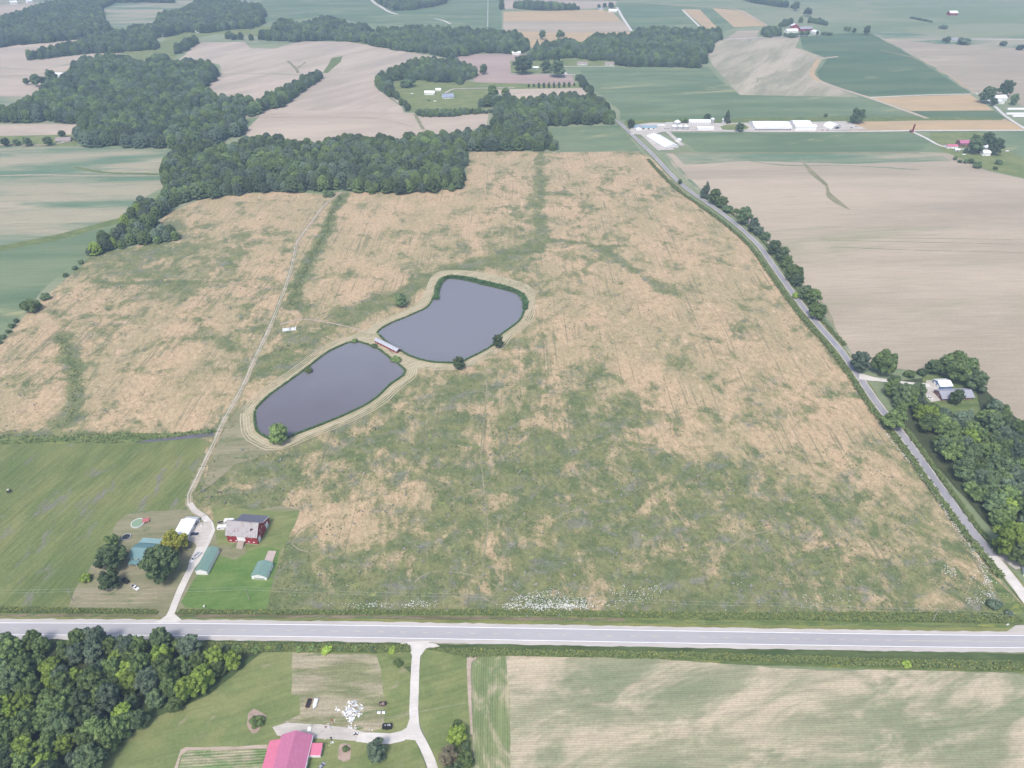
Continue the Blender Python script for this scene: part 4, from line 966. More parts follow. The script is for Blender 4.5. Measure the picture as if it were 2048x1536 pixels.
tufts('lane_brambles', X, Y, .8, 1.0, 'weed_leaf', 'dense green brambles along both sides of the country lane', 'brambles')
X, Y = cat_(inpoly([(362,1222),(530,1223),(1000,1222),(1500,1228),(1960,1226),(2040,1236),(2040,1248),(1500,1240),(1000,1231),(352,1229)], 15000), inpoly([(-40,1216),(310,1222),(316,1228),(-40,1226)], 3000),
            inpoly([(240,1284),(560,1290),(820,1292),(820,1306),(560,1303),(400,1310)], 5000), inpoly([(855,1299),(1000,1301),(1400,1308),(1700,1318),(2100,1328),(2100,1345),(1700,1332),(1400,1320),(1000,1312),(936,1316)], 12000))
tufts('roadside_weeds', X, Y, .6, .6, 'weed_leaf', 'rank green weeds on the highway verges', 'weeds')
k = rng.random(len(X)) < .13; tufts('goldenrod', X[k] + .4, Y[k] + .3, .5, .7, 'yellow_weed', 'yellow flowering weeds mixed along the highway verges', 'weeds', 4)
X, Y = cat_(along([(395,1150),(480,1170)], 0, 1), inpoly([(-60,868),(120,872),(240,866),(330,868),(438,858),(442,864),(330,880),(240,888),(120,886),(-60,890)], 900), along([(684,392),(668,420),(648,470),(620,520),(600,560),(580,612)], 500, 5), along([(118,672),(140,710),(152,760),(150,800),(140,845)], 160, 5))
tufts('ditch_weeds', X, Y, .6, .4, 'weed_leaf', 'green weeds filling the ditches and grass strips of the field', 'weeds')
# weeds in the big field where its growth is thick
W_ = MEADOW_OUT; X = rng.uniform(-560, 470, 170000); Y = rng.uniform(at(0, 1240)[1], at(0, 560)[1], 170000)
k = inside(W_, X, Y); X, Y = X[k], Y[k]
for Wd in ponds: k = (~inside(Wd, X, Y)) & (edged(Wd, X, Y) > 13); X, Y = X[k], Y[k]
for px_ in [(262,1024),(300,1022),(375,1020),(400,1022),(430,1010),(560,1010),(602,1018),(595,1045),(565,1100),(548,1150),(534,1222),(365,1222),(345,1242),(322,1242),(310,1226),(135,1222),(148,1180),(176,1142),(205,1085),(235,1045)],: k = ~inside([at(*p) for p in px_], X, Y); X, Y = X[k], Y[k]
k = edged([at(*p) for p in TR], X, Y, False) > 3.5; X, Y = X[k], Y[k]
k = edged([at(*p) for p in LANE], X, Y, False) > 8; X, Y = X[k], Y[k]
pk = inside([at(*p) for p in [(-90,880),(0,880),(200,884),(395,876),(418,884),(380,960),(366,1022),(262,1024),(215,1080),(135,1215),(-90,1224)]], X, Y); pk = ~pk; X, Y = X[pk], Y[pk]
dep = Y * cp + H * sp; g = growth(1024 + F * X / dep, 768 - F * (Y * sp - H * cp) / dep)
wv = .18 * (np.sin(X * .11 + 2 * np.sin(Y * .07)) + np.sin(Y * .14 + 2 * np.sin(X * .05 + 1))) + rng.normal(0, .12, len(X))
k = (g + wv) > .66; XX, YY = X[k], Y[k]; m = rng.random(len(XX))
tufts('field_weeds', XX[m < .2], YY[m < .2], .45, .3, 'weed_leaf', 'green weeds spread through the lower part of the big field', 'weeds', 4)
tufts('grey_seedheads', XX[(m > .36) & (m < .375)], YY[(m > .36) & (m < .375)], .8, .6, 'grey_weed', 'greyish seed heads among the field weeds', 'weeds', 4)
k = (g + wv) < .30; XX, YY = X[k], Y[k]; m = rng.random(len(XX)) < .15
tufts('straw_tufts', XX[m], YY[m], .5, .3, 'straw_tuft', 'dry straw tufts over the tan part of the field', 'dry grass', 4)
k = rng.random(len(X)) < .004; lace = [(X[k], Y[k])]
lace += [clus([(1020,1198),(1090,1186),(1150,1196),(1185,1206),(1160,1210),(1040,1208)], 46, 6, 1.5), clus([(1010,1211),(1180,1212),(1190,1218),(1080,1221),(1010,1216)], 70, 9, 1.2), clus([(640,1208),(860,1208),(870,1215),(640,1216)], 26, 6, 1.2), along([(1757,851),(1780,882),(1804,911),(1840,952),(1880,1008)], 260, 1.4), along([(1880,1008),(1917,1066),(1959,1126),(1977,1171),(1980,1200)], 300, 2.2), clus([(1945,1135),(1975,1150),(1988,1195),(1968,1200)], 10, 7, 1.2), clus([(1190,1172),(1320,1178),(1320,1215),(1200,1215)], 20, 7, 1.4), inpoly([(1880,1130),(1910,1140),(1910,1160),(1880,1150)], 90), inpoly([(1600,1190),(1700,1180),(1700,1225),(1600,1225)], 60), inpoly([(1930,1195),(1970,1200),(1965,1215),(1930,1215)], 70)]
X, Y = cat_(*lace); tufts('white_wildflowers', X, Y, .30, .85, 'lace_flower', 'patches of white lace flowers along the field edge above the highway', 'wildflowers', 2, True)

# ================================================================ BUILDINGS
def siding(name, col, per=.4, amt=.06, rough=.6, metal=0.0):
    if name in MAT: return MAT[name]
    n = N(name); tc = n.t.nodes.new('ShaderNodeTexCoord'); sx = n.t.nodes.new('ShaderNodeSeparateXYZ'); n.t.links.new(tc.outputs['Object'], sx.inputs[0])
    w = n.math('SINE', n.math('MULTIPLY', n.math('ADD', sx.outputs[0], sx.outputs[1]), 2 * math.pi / per))
    v = n.math('MULTIPLY', n.lin(w, -1, 1, 1 - amt, 1 + amt), n.lin(n.noise(1.6, 4, .7), .3, .7, .9, 1.08))
    MAT[name] = n.done(n.val(col, v), rough, metal); return MAT[name]
WHITE = siding('white_siding', (.78, .78, .77)); WROOF = siding('white_metal_roof', (.80, .81, .83), .6, .03, .35)
RED = siding('barn_red', (.30, .035, .045), .3, .08); TRIM = plain('white_trim', (.8, .8, .8), var=.04)
GLASS = plain('window_glass', (.05, .06, .075), .12, var=.1, spec=.6); GREENR = siding('green_metal_roof', (.17, .27, .235), .6, .04, .4)
TEALR = siding('teal_roof', (.13, .235, .25), .5, .05, .5); GREYR = siding('grey_shingles', (.31, .32, .37), .35, .05, .8)
DARKR = siding('dark_roof', (.14, .14, .175), .5, .07, .6); PINKR = siding('pink_metal_roof', (.45, .16, .265), .7, .05, .45)
CORAL = siding('coral_metal_roof', (.55, .165, .25), .7, .05, .45); BRICK = plain('brown_brick', (.22, .12, .10), .8, var=.2); STONE = plain('foundation_stone', (.42, .36, .30), .9)
BLUEW = siding('blue_siding', (.13, .22, .38), .3, .05); CREAM = siding('cream_siding', (.60, .58, .50), .3, .05); BROWNR = siding('brown_shingles', (.30, .25, .24), .35, .06, .8)
BLUER = siding('blue_metal_roof', (.24, .34, .40), .6, .04, .45); GREYM = plain('galvanized_metal', (.55, .56, .58), .35, .4); DKM = plain('black_paint', (.03, .03, .033), .35, var=.1)
nm = N('old_tin_roof'); v1 = nm.ss(nm.noise(1.4, 4, .75, nm.map(0, (1, 4, 1))), .52, .66); MAT['old_tin_roof'] = nm.done(nm.mix(v1, nm.val((.36, .34, .345), nm.lin(nm.noise(.5, 3, .7), .3, .7, .85, 1.15)), (.25, .18, .17)), .5); TIN = MAT['old_tin_roof']
RUBBER = plain('tyre_rubber', (.025, .025, .025), .8); WPAINT = plain('white_car_paint', (.75, .75, .76), .25, var=.03, spec=.5)
RPAINT = plain('red_paint', (.35, .03, .03), .3, spec=.5); TARP = plain('white_tarp', (.72, .73, .76), .5, var=.1); WOOD = plain('weathered_wood', (.30, .25, .21), .9, var=.2)
GPAINT = plain('grey_car_paint', (.30, .31, .34), .25, spec=.5); BPAINT = plain('dark_blue_paint', (.03, .035, .08), .25, spec=.5); TANP = plain('tan_paint', (.48, .42, .34), .6)

def frame(pa, pb):
    (x0, y0), (x1, y1) = at(*pa), at(*pb); return (x0 + x1) / 2, (y0 + y1) / 2, math.atan2(y1 - y0, x1 - x0), math.hypot(x1 - x0, y1 - y0)
def openings(e, L, D, spec, wallh, gable_h=0):
    """spec: (side f/b/l/r, u along the wall 0..1, sill z, w, h, 'win'|'door'|mat)"""
    for side, u, z, w, h, kind in spec:
        m = MB(); g = MB(); t = .07
        if side in 'fb':
            x = -L / 2 + u * L; y = -.0 if side == 'f' else D; s = -1 if side == 'f' else 1
            fr = (x - w / 2 - .12, x + w / 2 + .12, y if s > 0 else y - t, y + t if s > 0 else y, z - .12, z + h + .12)
            pn = (x - w / 2, x + w / 2, y + t * s if s > 0 else y - t - .03, y + t + .03 if s > 0 else y - t, z, z + h)
        else:
            x = -L / 2 if side == 'l' else L / 2; y = u * D; s = -1 if side == 'l' else 1
            fr = (x if s > 0 else x - t, x + t if s > 0 else x, y - w / 2 - .12, y + w / 2 + .12, z - .12, z + h + .12)
            pn = (x + t if s > 0 else x - t - .03, x + t + .03 if s > 0 else x - t, y - w / 2, y + w / 2, z, z + h)
        m.box(*fr); g.box(*pn)
        if kind == 'win': f = m.obj('window', TRIM, e); g.obj('pane', GLASS, f)
        elif kind == 'door': f = m.obj('door', TRIM, e); g.obj('door_leaf', WHITE, f)
        else: f = m.obj('door', TRIM, e); g.obj('door_leaf', kind, f)
def gable(label, pa, pb, D, wh, rise, wall, roof, ridge='y', name='house', cat='house', op=None, ov=.45, dflt=True, group=None, chimney=False, ridge_at=.5):
    x, y, rot, L = frame(pa, pb); e = empty(name, x, y, rot, label, cat, group)
    zt = wh + rise; w = MB(); th = .16
    if ridge == 'x':   # ridge along the front wall
        yr = D * ridge_at
        w.prism([(0, 0), (D, 0), (D, wh), (yr, zt), (0, wh)], -L / 2, L / 2, 'x'); w.obj('wall', wall, e)
        for ya, yb in ((-ov, yr), (D + ov, yr)):
            sl = rise / (yr if ya < 0 else D - yr); za = wh - ov * sl + .03; m = MB()
            m.add([(-L / 2 - ov, ya, za), (L / 2 + ov, ya, za), (L / 2 + ov, yb, zt + .03), (-L / 2 - ov, yb, zt + .03)] + [(-L / 2 - ov, ya, za + th), (L / 2 + ov, ya, za + th), (L / 2 + ov, yb, zt + .03 + th), (-L / 2 - ov, yb, zt + .03 + th)], [(0, 1, 2, 3), (4, 5, 6, 7), (0, 1, 5, 4), (1, 2, 6, 5), (2, 3, 7, 6), (3, 0, 4, 7)])
            m.obj('roof_slope', roof, e)
    else:
        w.prism([(-L / 2, 0), (L / 2, 0), (L / 2, wh), (0, zt), (-L / 2, wh)], 0, D, 'y'); w.obj('wall', wall, e)
        sl = rise / (L / 2)
        for sx in (-1, 1):
            xa = sx * (L / 2 + ov); za = wh - ov * sl + .03; m = MB()
            m.add([(xa, -ov, za), (xa, D + ov, za), (0, D + ov, zt + .03), (0, -ov, zt + .03), (xa, -ov, za + th), (xa, D + ov, za + th), (0, D + ov, zt + .03 + th), (0, -ov, zt + .03 + th)], [(0, 1, 2, 3), (4, 5, 6, 7), (0, 1, 5, 4), (1, 2, 6, 5), (2, 3, 7, 6), (3, 0, 4, 7)])
            m.obj('roof_slope', roof, e)
    if chimney: MB().box(L * .18, L * .18 + .7, D * .55, D * .55 + .7, wh, zt + 1.0).obj('chimney', BRICK, e)
    if op is None and dflt:
        n = max(2, int(L / 4)); op = [('f', (i + .5) / n, 1.0, 1.1, 1.1, 'win') for i in range(n) if i != n // 2] + [('f', (n // 2 + .5) / n, .05, 1.1, 2.05, 'door')]
        op += [('r', .5, 1.0, 1.1, 1.1, 'win'), ('l', .5, 1.0, 1.1, 1.1, 'win')]
    if op: openings(e, L, D, op, wh)
    return e, L

# --- red bank barn
x, y, rot, L = frame((457, 1084.6), (516.5, 1089.8)); D1, D2 = 10.6, 7.4
e = empty('bank_barn', x, y, rot, 'dark red barn with patched grey tin roof and dark lean-to roof behind', 'barn'); e.scale[2] = 1.13
MB().prism([(0, 0), (D1, 0), (D1, 7.2), (5.4, 11.4), (0, 6.0)], -L / 2, L / 2, 'x').obj('wall', RED, e)
MB().prism([(D1 + .01, 0), (D1 + D2, 0), (D1 + D2, 5.0), (D1 + .01, 7.1)], -L / 2 + 2.2, L / 2 - .01, 'x').obj('lean_to_wall', RED, e)
MB().box(-L / 2 - .06, L / 2 + .06, -.12, -.01, 0, .55).obj('stone_footing', STONE, e)
def slab(e, name, mat, x0, x1, ya, za, yb, zb, th=.16):
    return MB().add([(x0, ya, za), (x1, ya, za), (x1, yb, zb), (x0, yb, zb), (x0, ya, za + th), (x1, ya, za + th), (x1, yb, zb + th), (x0, yb, zb + th)], [(0, 1, 2, 3), (4, 5, 6, 7), (0, 1, 5, 4), (1, 2, 6, 5), (2, 3, 7, 6), (3, 0, 4, 7)]).obj(name, mat, e)
# the old tin roof is laid in separate sheets
npan = 22; W0 = L + 1.0
for k in range(npan):
    xa = -W0 / 2 + k * W0 / npan; jz = random.uniform(0, .05)
    if k in (17, 18):
        slab(e, 'tin_sheet', TIN, xa, xa + W0 / npan - .03, -.5, 5.55 + jz, 2.0 + .5 * (k - 17), 8.05 + .5 * (k - 17) + jz); slab(e, 'tin_sheet', TIN, xa, xa + W0 / npan - .03, 3.1, 9.15 + jz, 5.4, 11.45 + jz)
        slab(e, 'roof_hole', DKM, xa, xa + W0 / npan - .03, 2.0, 7.95, 3.2, 9.15, .05)
    else: slab(e, 'tin_sheet', TIN, xa, xa + W0 / npan - .03, -.5, 5.55 + jz, 5.4, 11.45 + jz)
slab(e, 'back_slope', DARKR, -W0 / 2, W0 / 2, 5.41, 11.45, D1 - .1, 7.35)
slab(e, 'lean_to_roof', DARKR, -L / 2 + 1.8, L / 2 + .45, D1 - .1, 7.32, D1 + D2 + .5, 4.95)
MB().box(-W0 / 2, W0 / 2, 5.2, 5.6, 11.56, 11.78).obj('ridge_cap', TIN, e)
slab(e, 'gable_trim', TRIM, L / 2 + .5, L / 2 + .62, -.5, 5.55, 5.4, 11.45, .3); slab(e, 'gable_trim', TRIM, L / 2 + .5, L / 2 + .62, 5.41, 11.45, D1 - .1, 7.35, .3); slab(e, 'gable_trim', TRIM, L / 2 + .5, L / 2 + .62, D1 - .1, 7.3, D1 + D2 + .5, 4.95, .3)
openings(e, L, D1, [('f', .13, 4.7, .7, .8, 'win'), ('f', .81, 4.7, .7, .8, 'win'), ('f', .10, 1.6, .9, .35, TRIM), ('f', .29, 1.6, .9, .35, TRIM), ('f', .71, 1.6, .8, .35, TRIM), ('f', .88, 1.6, .8, .35, TRIM),
     ('f', .475, 2.3, 4.9, 3.3, WHITE), ('r', .5, 8.8, .8, .9, 'win'), ('r', .2, 5.2, .8, .9, 'win'), ('r', .55, 5.2, .8, .9, 'win'), ('r', .82, 5.2, .8, .9, 'win'), ('r', .1, 2.0, .8, .9, 'win'), ('r', .28, .1, 2.6, 3.4, WHITE), ('r', .62, 3.0, .8, .9, 'win')], 6)
openings(e, L, D1, [('r', 1.35, .1, 3.0, 3.6, WHITE), ('r', 1.12, 3.6, .8, .9, 'win')], 6)
MB().prism([(-5.0, 0), (0, 0), (0, 2.2), (-1.6, 2.1)], -2.6, 1.4, 'x').obj('door_ramp', WOOD, e)
# --- sheds, garage, house
gable('long narrow white shed with green metal roof beside the driveway', (393, 1149.5), (416.3, 1150.6), 17.5, 3.3, 1.6, WHITE, GREENR, ov=.15, name='shed', cat='shed', op=[('f', .5, .3, 4.6, 1.9, WHITE)])
gable('short white shed with green roof in front of the concrete pad', (504.5, 1159), (534.3, 1161.3), 10.5, 3.2, 1.7, WHITE, GREENR, ov=.15, name='shed', cat='shed', op=[('f', .5, .1, 6.0, 2.1, GREYM), ('r', .5, 1.0, 1.0, 1.0, 'win')])
sheet('concrete_pad', [(537,1103),(553.3,1103.6),(546,1124),(541,1140),(525,1140),(530,1120)], plain('pad_concrete', (.44, .36, .33), .9), .1, step=4)
ge, gL = gable('white metal garage with bright white roof at the end of the driveway', (347.5, 1083), (375, 1083.5), 14.5, 3.6, 1.2, WHITE, WROOF, name='garage', cat='garage', op=[('r', .2, .1, 3.2, 2.8, 'door'), ('r', .5, .1, 3.2, 2.8, 'door'), ('r', .8, 1.2, 1.0, 1.0, 'win'), ('r', .93, 0.1, .9, 2.1, DKM)])
MB().prism([(14.95, 0), (18.0, 0), (18.0, 2.9), (14.95, 3.2)], -gL / 2 + 1, gL / 2 + .8, 'x').obj('rear_lean_to', GREYM, ge)
he, hL = gable('house under a teal metal roof behind the huge round tree', (264, 1125), (318, 1128.5), 11.0, 4.4, 3.0, CREAM, TEALR, 'x', name='house', cat='house', ridge_at=.45, op=[('f', .1, 2.6, 1, 1.2, 'win'), ('f', .3, 2.6, 1, 1.2, 'win'), ('f', .8, 2.6, 1, 1.2, 'win'), ('l', .5, 1, 1.2, 1.2, 'win')])
slab(he, 'porch_roof', TEALR, -hL / 2, hL / 2, -3.4, 2.3, -.05, 2.9)
for u in (-.48, -.2, .1, .4): MB().tube((u * hL, -3.2, 0), (u * hL, -3.2, 2.3), .09).obj('porch_post', TRIM, he)
slab(he, 'rear_roof', siding('pale_teal_roof', (.25, .38, .38), .5, .05, .5), -hL / 2 - .3, hL / 2 + .3, 11.0, 4.9, 16.0, 3.6); MB().box(-hL / 2, hL / 2, 11.01, 15.8, 0, 3.5).obj('rear_wall', CREAM, he)
# --- pink-roofed house at the bottom
pe, pL = gable('white house with a big pink metal roof at the bottom edge', (545, 1566), (607, 1566), 19.0, 4.4, 3.6, WHITE, PINKR, 'y', name='house', cat='house', op=[('r', .2, 1.2, 1, 1.3, 'win'), ('r', .5, 1.2, 1, 1.3, 'win'), ('r', .8, 1.2, 1, 1.3, 'win'), ('b', .3, 1.2, 1, 1.3, 'win')])
m = MB(); a = -pL / 2; m.add([(a - 5.6, -.4, 2.7), (a - 5.6, 17.5, 2.7), (a + .2, 17.5, 4.45), (a + .2, -.4, 4.45), (a - 5.6, -.4, 2.86), (a - 5.6, 17.5, 2.86), (a + .2, 17.5, 4.61), (a + .2, -.4, 4.61)], [(0, 1, 2, 3), (4, 5, 6, 7), (0, 1, 5, 4), (1, 2, 6, 5), (2, 3, 7, 6), (3, 0, 4, 7)]); m.obj('side_wing_roof', CORAL, pe)
MB().box(a - 5.2, a - .01, 0, 17.0, 0, 2.65).obj('side_wing_wall', WHITE, pe)
b = pL / 2; MB().box(b + .02, b + 5.2, 11.0, 15.6, 0, 2.6).obj('porch_wall', WHITE, pe); slab(pe, 'porch_roof', CORAL, b + .3, b + 5.6, 10.6, 2.75, 16.0, 3.5)
MB().box(b + .3, b + 5.65, 10.4, 10.58, 2.6, 2.95).obj('porch_fascia', TRIM, pe); MB().box(b + .46, b + .60, -.4, 19.4, 3.95, 4.35).obj('roof_fascia', TRIM, pe)
# --- garage and house in the east wood
gable('blue-walled garage with white roof in the clearing right of the lane', (1878.5, 780), (1902.5, 779), 10.0, 3.4, 1.8, BLUEW, WROOF, 'x', name='garage', cat='garage', op=[('l', .3, .1, 3, 2.5, WHITE), ('l', .72, .1, 3, 2.5, WHITE), ('f', .5, 1.2, 1, 1, 'win')])
gable('long grey-roofed house half hidden by a dark tree in the clearing', (1883, 803), (1945, 800), 11.5, 3.0, 2.6, BRICK, GREYR, 'x', name='house', cat='house', ov=.7)
gable('blue-roofed building corner at the right edge beside the lane', (2046, 1152), (2080, 1162), 16, 2.8, 1.8, WHITE, siding('pale_blue_roof', (.35, .40, .48), .5, .04), 'y', name='house', cat='house')
# --- covered bridge
bx, by, brot, BL = frame((750, 686), (794, 708))
be = empty('covered_bridge', bx, by, brot, 'covered footbridge with red walls and grey tin roof between the two ponds', 'bridge')
MB().box(-BL / 2, BL / 2, .02, 4.2, .35, .6).obj('deck', WOOD, be)
MB().box(-BL / 2, BL / 2, 0, .15, .61, 3.0).obj('side_wall', RED, be); MB().box(-BL / 2, BL / 2, 4.05, 4.2, .61, 3.0).obj('side_wall', RED, be)
for k in range(7): MB().box(-BL / 2 + (k + .5) * BL / 7 - .1, -BL / 2 + (k + .5) * BL / 7 + .1, -.08, -.01, .3, 3.0).obj('wall_batten', TRIM, be)
slab(be, 'roof_slope', GREYM, -BL / 2 - .5, BL / 2 + .5, -.5, 2.8, 2.1, 4.3); slab(be, 'roof_slope', TIN, -BL / 2 - .5, BL / 2 + .5, 4.7, 2.8, 2.101, 4.3)
for sx in (-1, 1): MB().box(sx * BL / 2 - 1.2, sx * BL / 2 + 1.2, -.4, 4.6, 0, .34).obj('abutment', STONE, be)

# --- far farm
gable('blue-roofed white farm shed, first by the lane', (1269, 261), (1283, 261), 12, 4, 2.5, WHITE, BLUER, 'y', name='farm_shed', cat='shed', op=[('f', .5, .1, 4, 3, WHITE), ('f', .12, .1, 1.5, 2, DKM)])
gable('long low blue-roofed shop beside the first farm shed', (1284, 259), (1313, 259.5), 13, 3, 2, WHITE, BLUER, 'x', name='farm_shop', cat='shed', op=[('f', .1, .1, 3, 2.6, DKM), ('f', .45, .1, 3, 2.4, DKM), ('f', .8, .1, 2, 2.2, DKM), ('f', .62, .1, 3, 2.6, WHITE)])
gable('long white shed behind the round grain bins', (1379, 250), (1421, 250), 16, 4.5, 2.5, WHITE, WROOF, 'x', name='farm_shed', cat='shed', op=[('f', (i + .5) / 8, .1, 2.6, 3.2, GREYM) for i in range(8)])
gable('low white shed in front of the long white shed', (1395, 261), (1427, 261), 11, 3.4, 1.6, WHITE, WROOF, 'x', name='farm_shed', cat='shed', op=[('r', .5, .1, 3.2, 2.8, GREYM), ('l', .5, .1, 3, 2.8, GREYM)])
gable('largest white machine shed, with a dark open front, on the farm road', (1509, 261.2), (1582, 261.2), 38, 5, 4.5, WHITE, WROOF, 'x', name='machine_shed', cat='shed', op=[('f', (i + .5) / 12, .1, 4.4, 2.2, GLASS) for i in range(12)])
gable('white shed close behind the machine shed gap', (1587, 254), (1622, 254), 22, 5, 2.5, WHITE, WROOF, 'x', name='farm_shed', cat='shed', dflt=False, op=[('l', .5, .1, 3, 3, GREYM)])
gable('white shed with blank long wall right of the machine shed', (1590, 261.6), (1632, 261.4), 13, 6.5, 1.5, WHITE, WROOF, 'x', name='farm_shed', cat='shed', op=[('r', .5, .1, 4, 4, GREYM), ('f', .05, .1, 1, 2.2, 'door')])
# diagonal poultry barn
gable('very long white barn lying slantwise beside the lane', (1329.5, 298.6), (1357, 295.8), 62, 3.2, 3.2, WHITE, WROOF, 'y', name='poultry_barn', cat='barn', op=[('f', (i + .5) / 7, .9, 1.7, 1.2, GLASS) for i in range(7)] + [('r', .35, .1, 2, 2.2, 'door')])
gable('small white feed room on the side of the slanting barn', (1350, 283), (1359, 285), 6, 3, 1.5, WHITE, WROOF, 'y', name='feed_room', cat='shed', dflt=False)
def hoop(label, pa, pb, D, r_h):
    x, y, rot, L = frame(pa, pb); e = empty('hoop_barn', x, y, rot, label, 'barn')
    pr = [(-L / 2 * math.cos(math.pi * i / 12) , r_h * math.sin(math.pi * i / 12)) for i in range(13)]
    MB().prism(pr, 0, D, 'y').obj('arched_roof', WROOF, e); MB().box(-L * .2, L * .2, -.12, -.02, 0, r_h * .55).obj('door_opening', GLASS, e)
    for k in range(6): MB().prism([(p[0] * 1.012, p[1] * 1.012 + .02) for p in pr], k * D / 5 - .1, k * D / 5 + .1, 'y').obj('arch_rib', GREYM, e)
hoop('white fabric hoop barn with arched roof, right end of the farmyard', (1663, 259.5), (1684, 257.5), 22, 7)
def bin_(px, py, r, h, label):
    x, y = at(px, py); e = empty('grain_bin', x, y, 0, label, 'grain bin', 'round grain bins of the farm')
    for k in range(5): MB().cyl(0, 0, k * h / 5, (k + 1) * h / 5 - .06, r, n=20).obj('wall_ring', GREYM, e)
    MB().cyl(0, 0, h, h + r * .55, r + .15, .5, 20).obj('cone_roof', WROOF, e); MB().cyl(0, 0, h + r * .55, h + r * .55 + .5, .5, n=10).obj('roof_cap', GREYM, e)
    MB().box(r - .05, r + .12, -.35, .35, 0, h).obj('ladder', GREYM, e)
bin_(1348, 259.5, 4.3, 6.0, 'leftmost of three front grain bins'); bin_(1360, 259.5, 4.3, 6.0, 'middle of three front grain bins'); bin_(1371.5, 259.5, 4.3, 6.0, 'rightmost of three front grain bins')
bin_(1354, 250, 5.4, 5.5, 'widest grain bin, behind the front three'); bin_(1424.5, 245, 3.4, 6.0, 'slim grain bin right of the long white shed'); bin_(1447.5, 246, 3.7, 6.2, 'lone grain bin beside the tall conifer')
# --- right farm
gable('brick-red barn with a pink roof among trees at far right', (1919, 294), (1941, 294), 13, 5.5, 3.0, BRICK, PINKR, 'x', name='barn', cat='barn', op=[('f', .35, .1, 3, 3, DKM), ('f', .7, 2.5, 4, 1.5, RED)])
gable('low white shed with pink roof left of the pink-roofed barn', (1894, 297.5), (1915, 297.5), 9, 3.8, 1.4, WHITE, CORAL, 'x', name='farm_shed', cat='shed', op=[('f', .3, .8, 1, 1, 'win'), ('f', .7, .8, 1, 1, 'win')])
gable('white farmhouse under the trees right of the pink-roofed barn', (1965, 312), (1980, 312), 9, 5.0, 2.5, WHITE, WROOF, 'x', name='farmhouse', cat='house'); gable('rear wing of the white farmhouse at right', (1970, 303.5), (1983, 304), 9, 5.5, 2.5, WHITE, WROOF, 'y', name='farmhouse_wing', cat='house')
gable('tiny grey shed on the drive of the pink-roofed farm', (1910, 303.5), (1919, 303.5), 5, 2.6, 1.4, GREYM, WROOF, 'x', name='shed', cat='shed', dflt=False, op=[('f', .5, .1, 1.5, 2, GLASS)])
gable('brown shed left of the white farmhouse at right', (1955, 306), (1963, 306), 5, 2.6, 1.4, BRICK, GREYR, 'x', name='shed', cat='shed', dflt=False, op=[('f', .5, .1, 1.5, 2, GLASS)])
gable('white farmhouse with metal roof at the right edge by the gravel road', (1991, 203), (2013, 202), 14, 5.5, 4, WHITE, WROOF, 'x', name='farmhouse', cat='house'); gable('front wing of the right-edge farmhouse', (1998, 208), (2008, 208), 9, 4, 2.5, WHITE, WROOF, 'y', name='farmhouse_wing', cat='house')
for k, (py, x0) in enumerate(((219.3, 2016), (229, 2014), (233.5, 2026))):
    x, y, rot, L = frame((x0, py), (2080, py)); e = empty('greenhouse_tunnel', x, y, rot, ['upper', 'middle', 'lowest'][k] + ' of three long white plastic tunnels at the right edge', 'greenhouse')
    pr = [(-3.6 * math.cos(math.pi * i / 8) + 3.6, 2.2 * math.sin(math.pi * i / 8)) for i in range(9)]; MB().prism(pr, -L / 2, L / 2, 'x').obj('plastic_cover', TARP, e)
    MB().box(-L / 2 - .15, -L / 2 - .02, 3.0, 4.2, 0, 1.8).obj('end_door', WOOD, e)
# --- other far houses
gable('white house with two wings between the woods at top left', (325, 74), (336, 73), 9, 7, 3.5, WHITE, GREYR, 'y', name='house', cat='house')
gable('low brown-roofed house on the lawn at the left edge', (112, 285), (141, 284), 12, 2.6, 3.5, CREAM, BROWNR, 'x', name='house', cat='house', ov=.8)
gable('white barn roof behind the clump in the tan hills', (110, 153), (125, 153), 11, 4, 2.5, WHITE, WROOF, 'x', name='barn', cat='barn')
gable('long white shed in the lawn ringed by woods', (849, 190), (869, 190), 12, 4.0, 2.5, WHITE, WROOF, 'x', name='shed', cat='shed'); gable('little white garage beside the long white shed', (871, 182.5), (882, 182.5), 7, 3, 1.8, WHITE, WROOF, 'x', name='garage', cat='garage')
gable('blue-grey roofed house in the lawn ringed by woods', (886, 198), (908, 196.5), 14, 3.2, 4.0, WHITE, siding('slate_roof', (.27, .31, .40), .4, .05), 'x', name='house', cat='house', ov=.8)
gable('white house among trees left of the top tan field', (1024, 110), (1041, 110), 11, 4.5, 3, WHITE, WROOF, 'x', name='house', cat='house'); gable('small house with green walls and white roof', (1066, 139), (1077, 139), 8, 3.6, 1.6, siding('green_siding', (.18, .30, .25), .3, .05), WROOF, 'x', name='house', cat='house')
gable('tan ranch house left of two at the wood edge', (1155, 130.5), (1175, 130.5), 12, 3, 3.2, WHITE, BROWNR, 'x', name='house', cat='house'); gable('tan ranch house right of two at the wood edge', (1210, 131), (1228, 131), 12, 3, 3.0, CREAM, BROWNR, 'x', name='house', cat='house')
gable('white farmhouse in the top field beside the gravel road', (1217, 24), (1234, 24.5), 14, 4.5, 3.5, WHITE, WROOF, 'x', name='farmhouse', cat='house'); gable('small grey house left of the top field farmhouse', (1197, 20.5), (1206, 20.5), 10, 3.5, 3, CREAM, GREYR, 'x', name='house', cat='house')
gable('white farmhouse with large roof at the top farm', (1574, 67), (1596, 66), 16, 6, 4, WHITE, WROOF, 'x', name='farmhouse', cat='house'); gable('red barn with pale roof behind the top farmhouse', (1583, 56.5), (1597, 56.5), 14, 6, 4.5, RED, WROOF, 'y', name='barn', cat='barn')
gable('long dark red barn at the top farm', (1600, 63), (1624, 62), 14, 6, 4.5, RED, GREYR, 'x', name='barn', cat='barn'); gable('white shed right of the red barn at the top farm', (1628, 68), (1640, 67.5), 18, 5, 3, WHITE, WROOF, 'y', name='farm_shed', cat='shed')
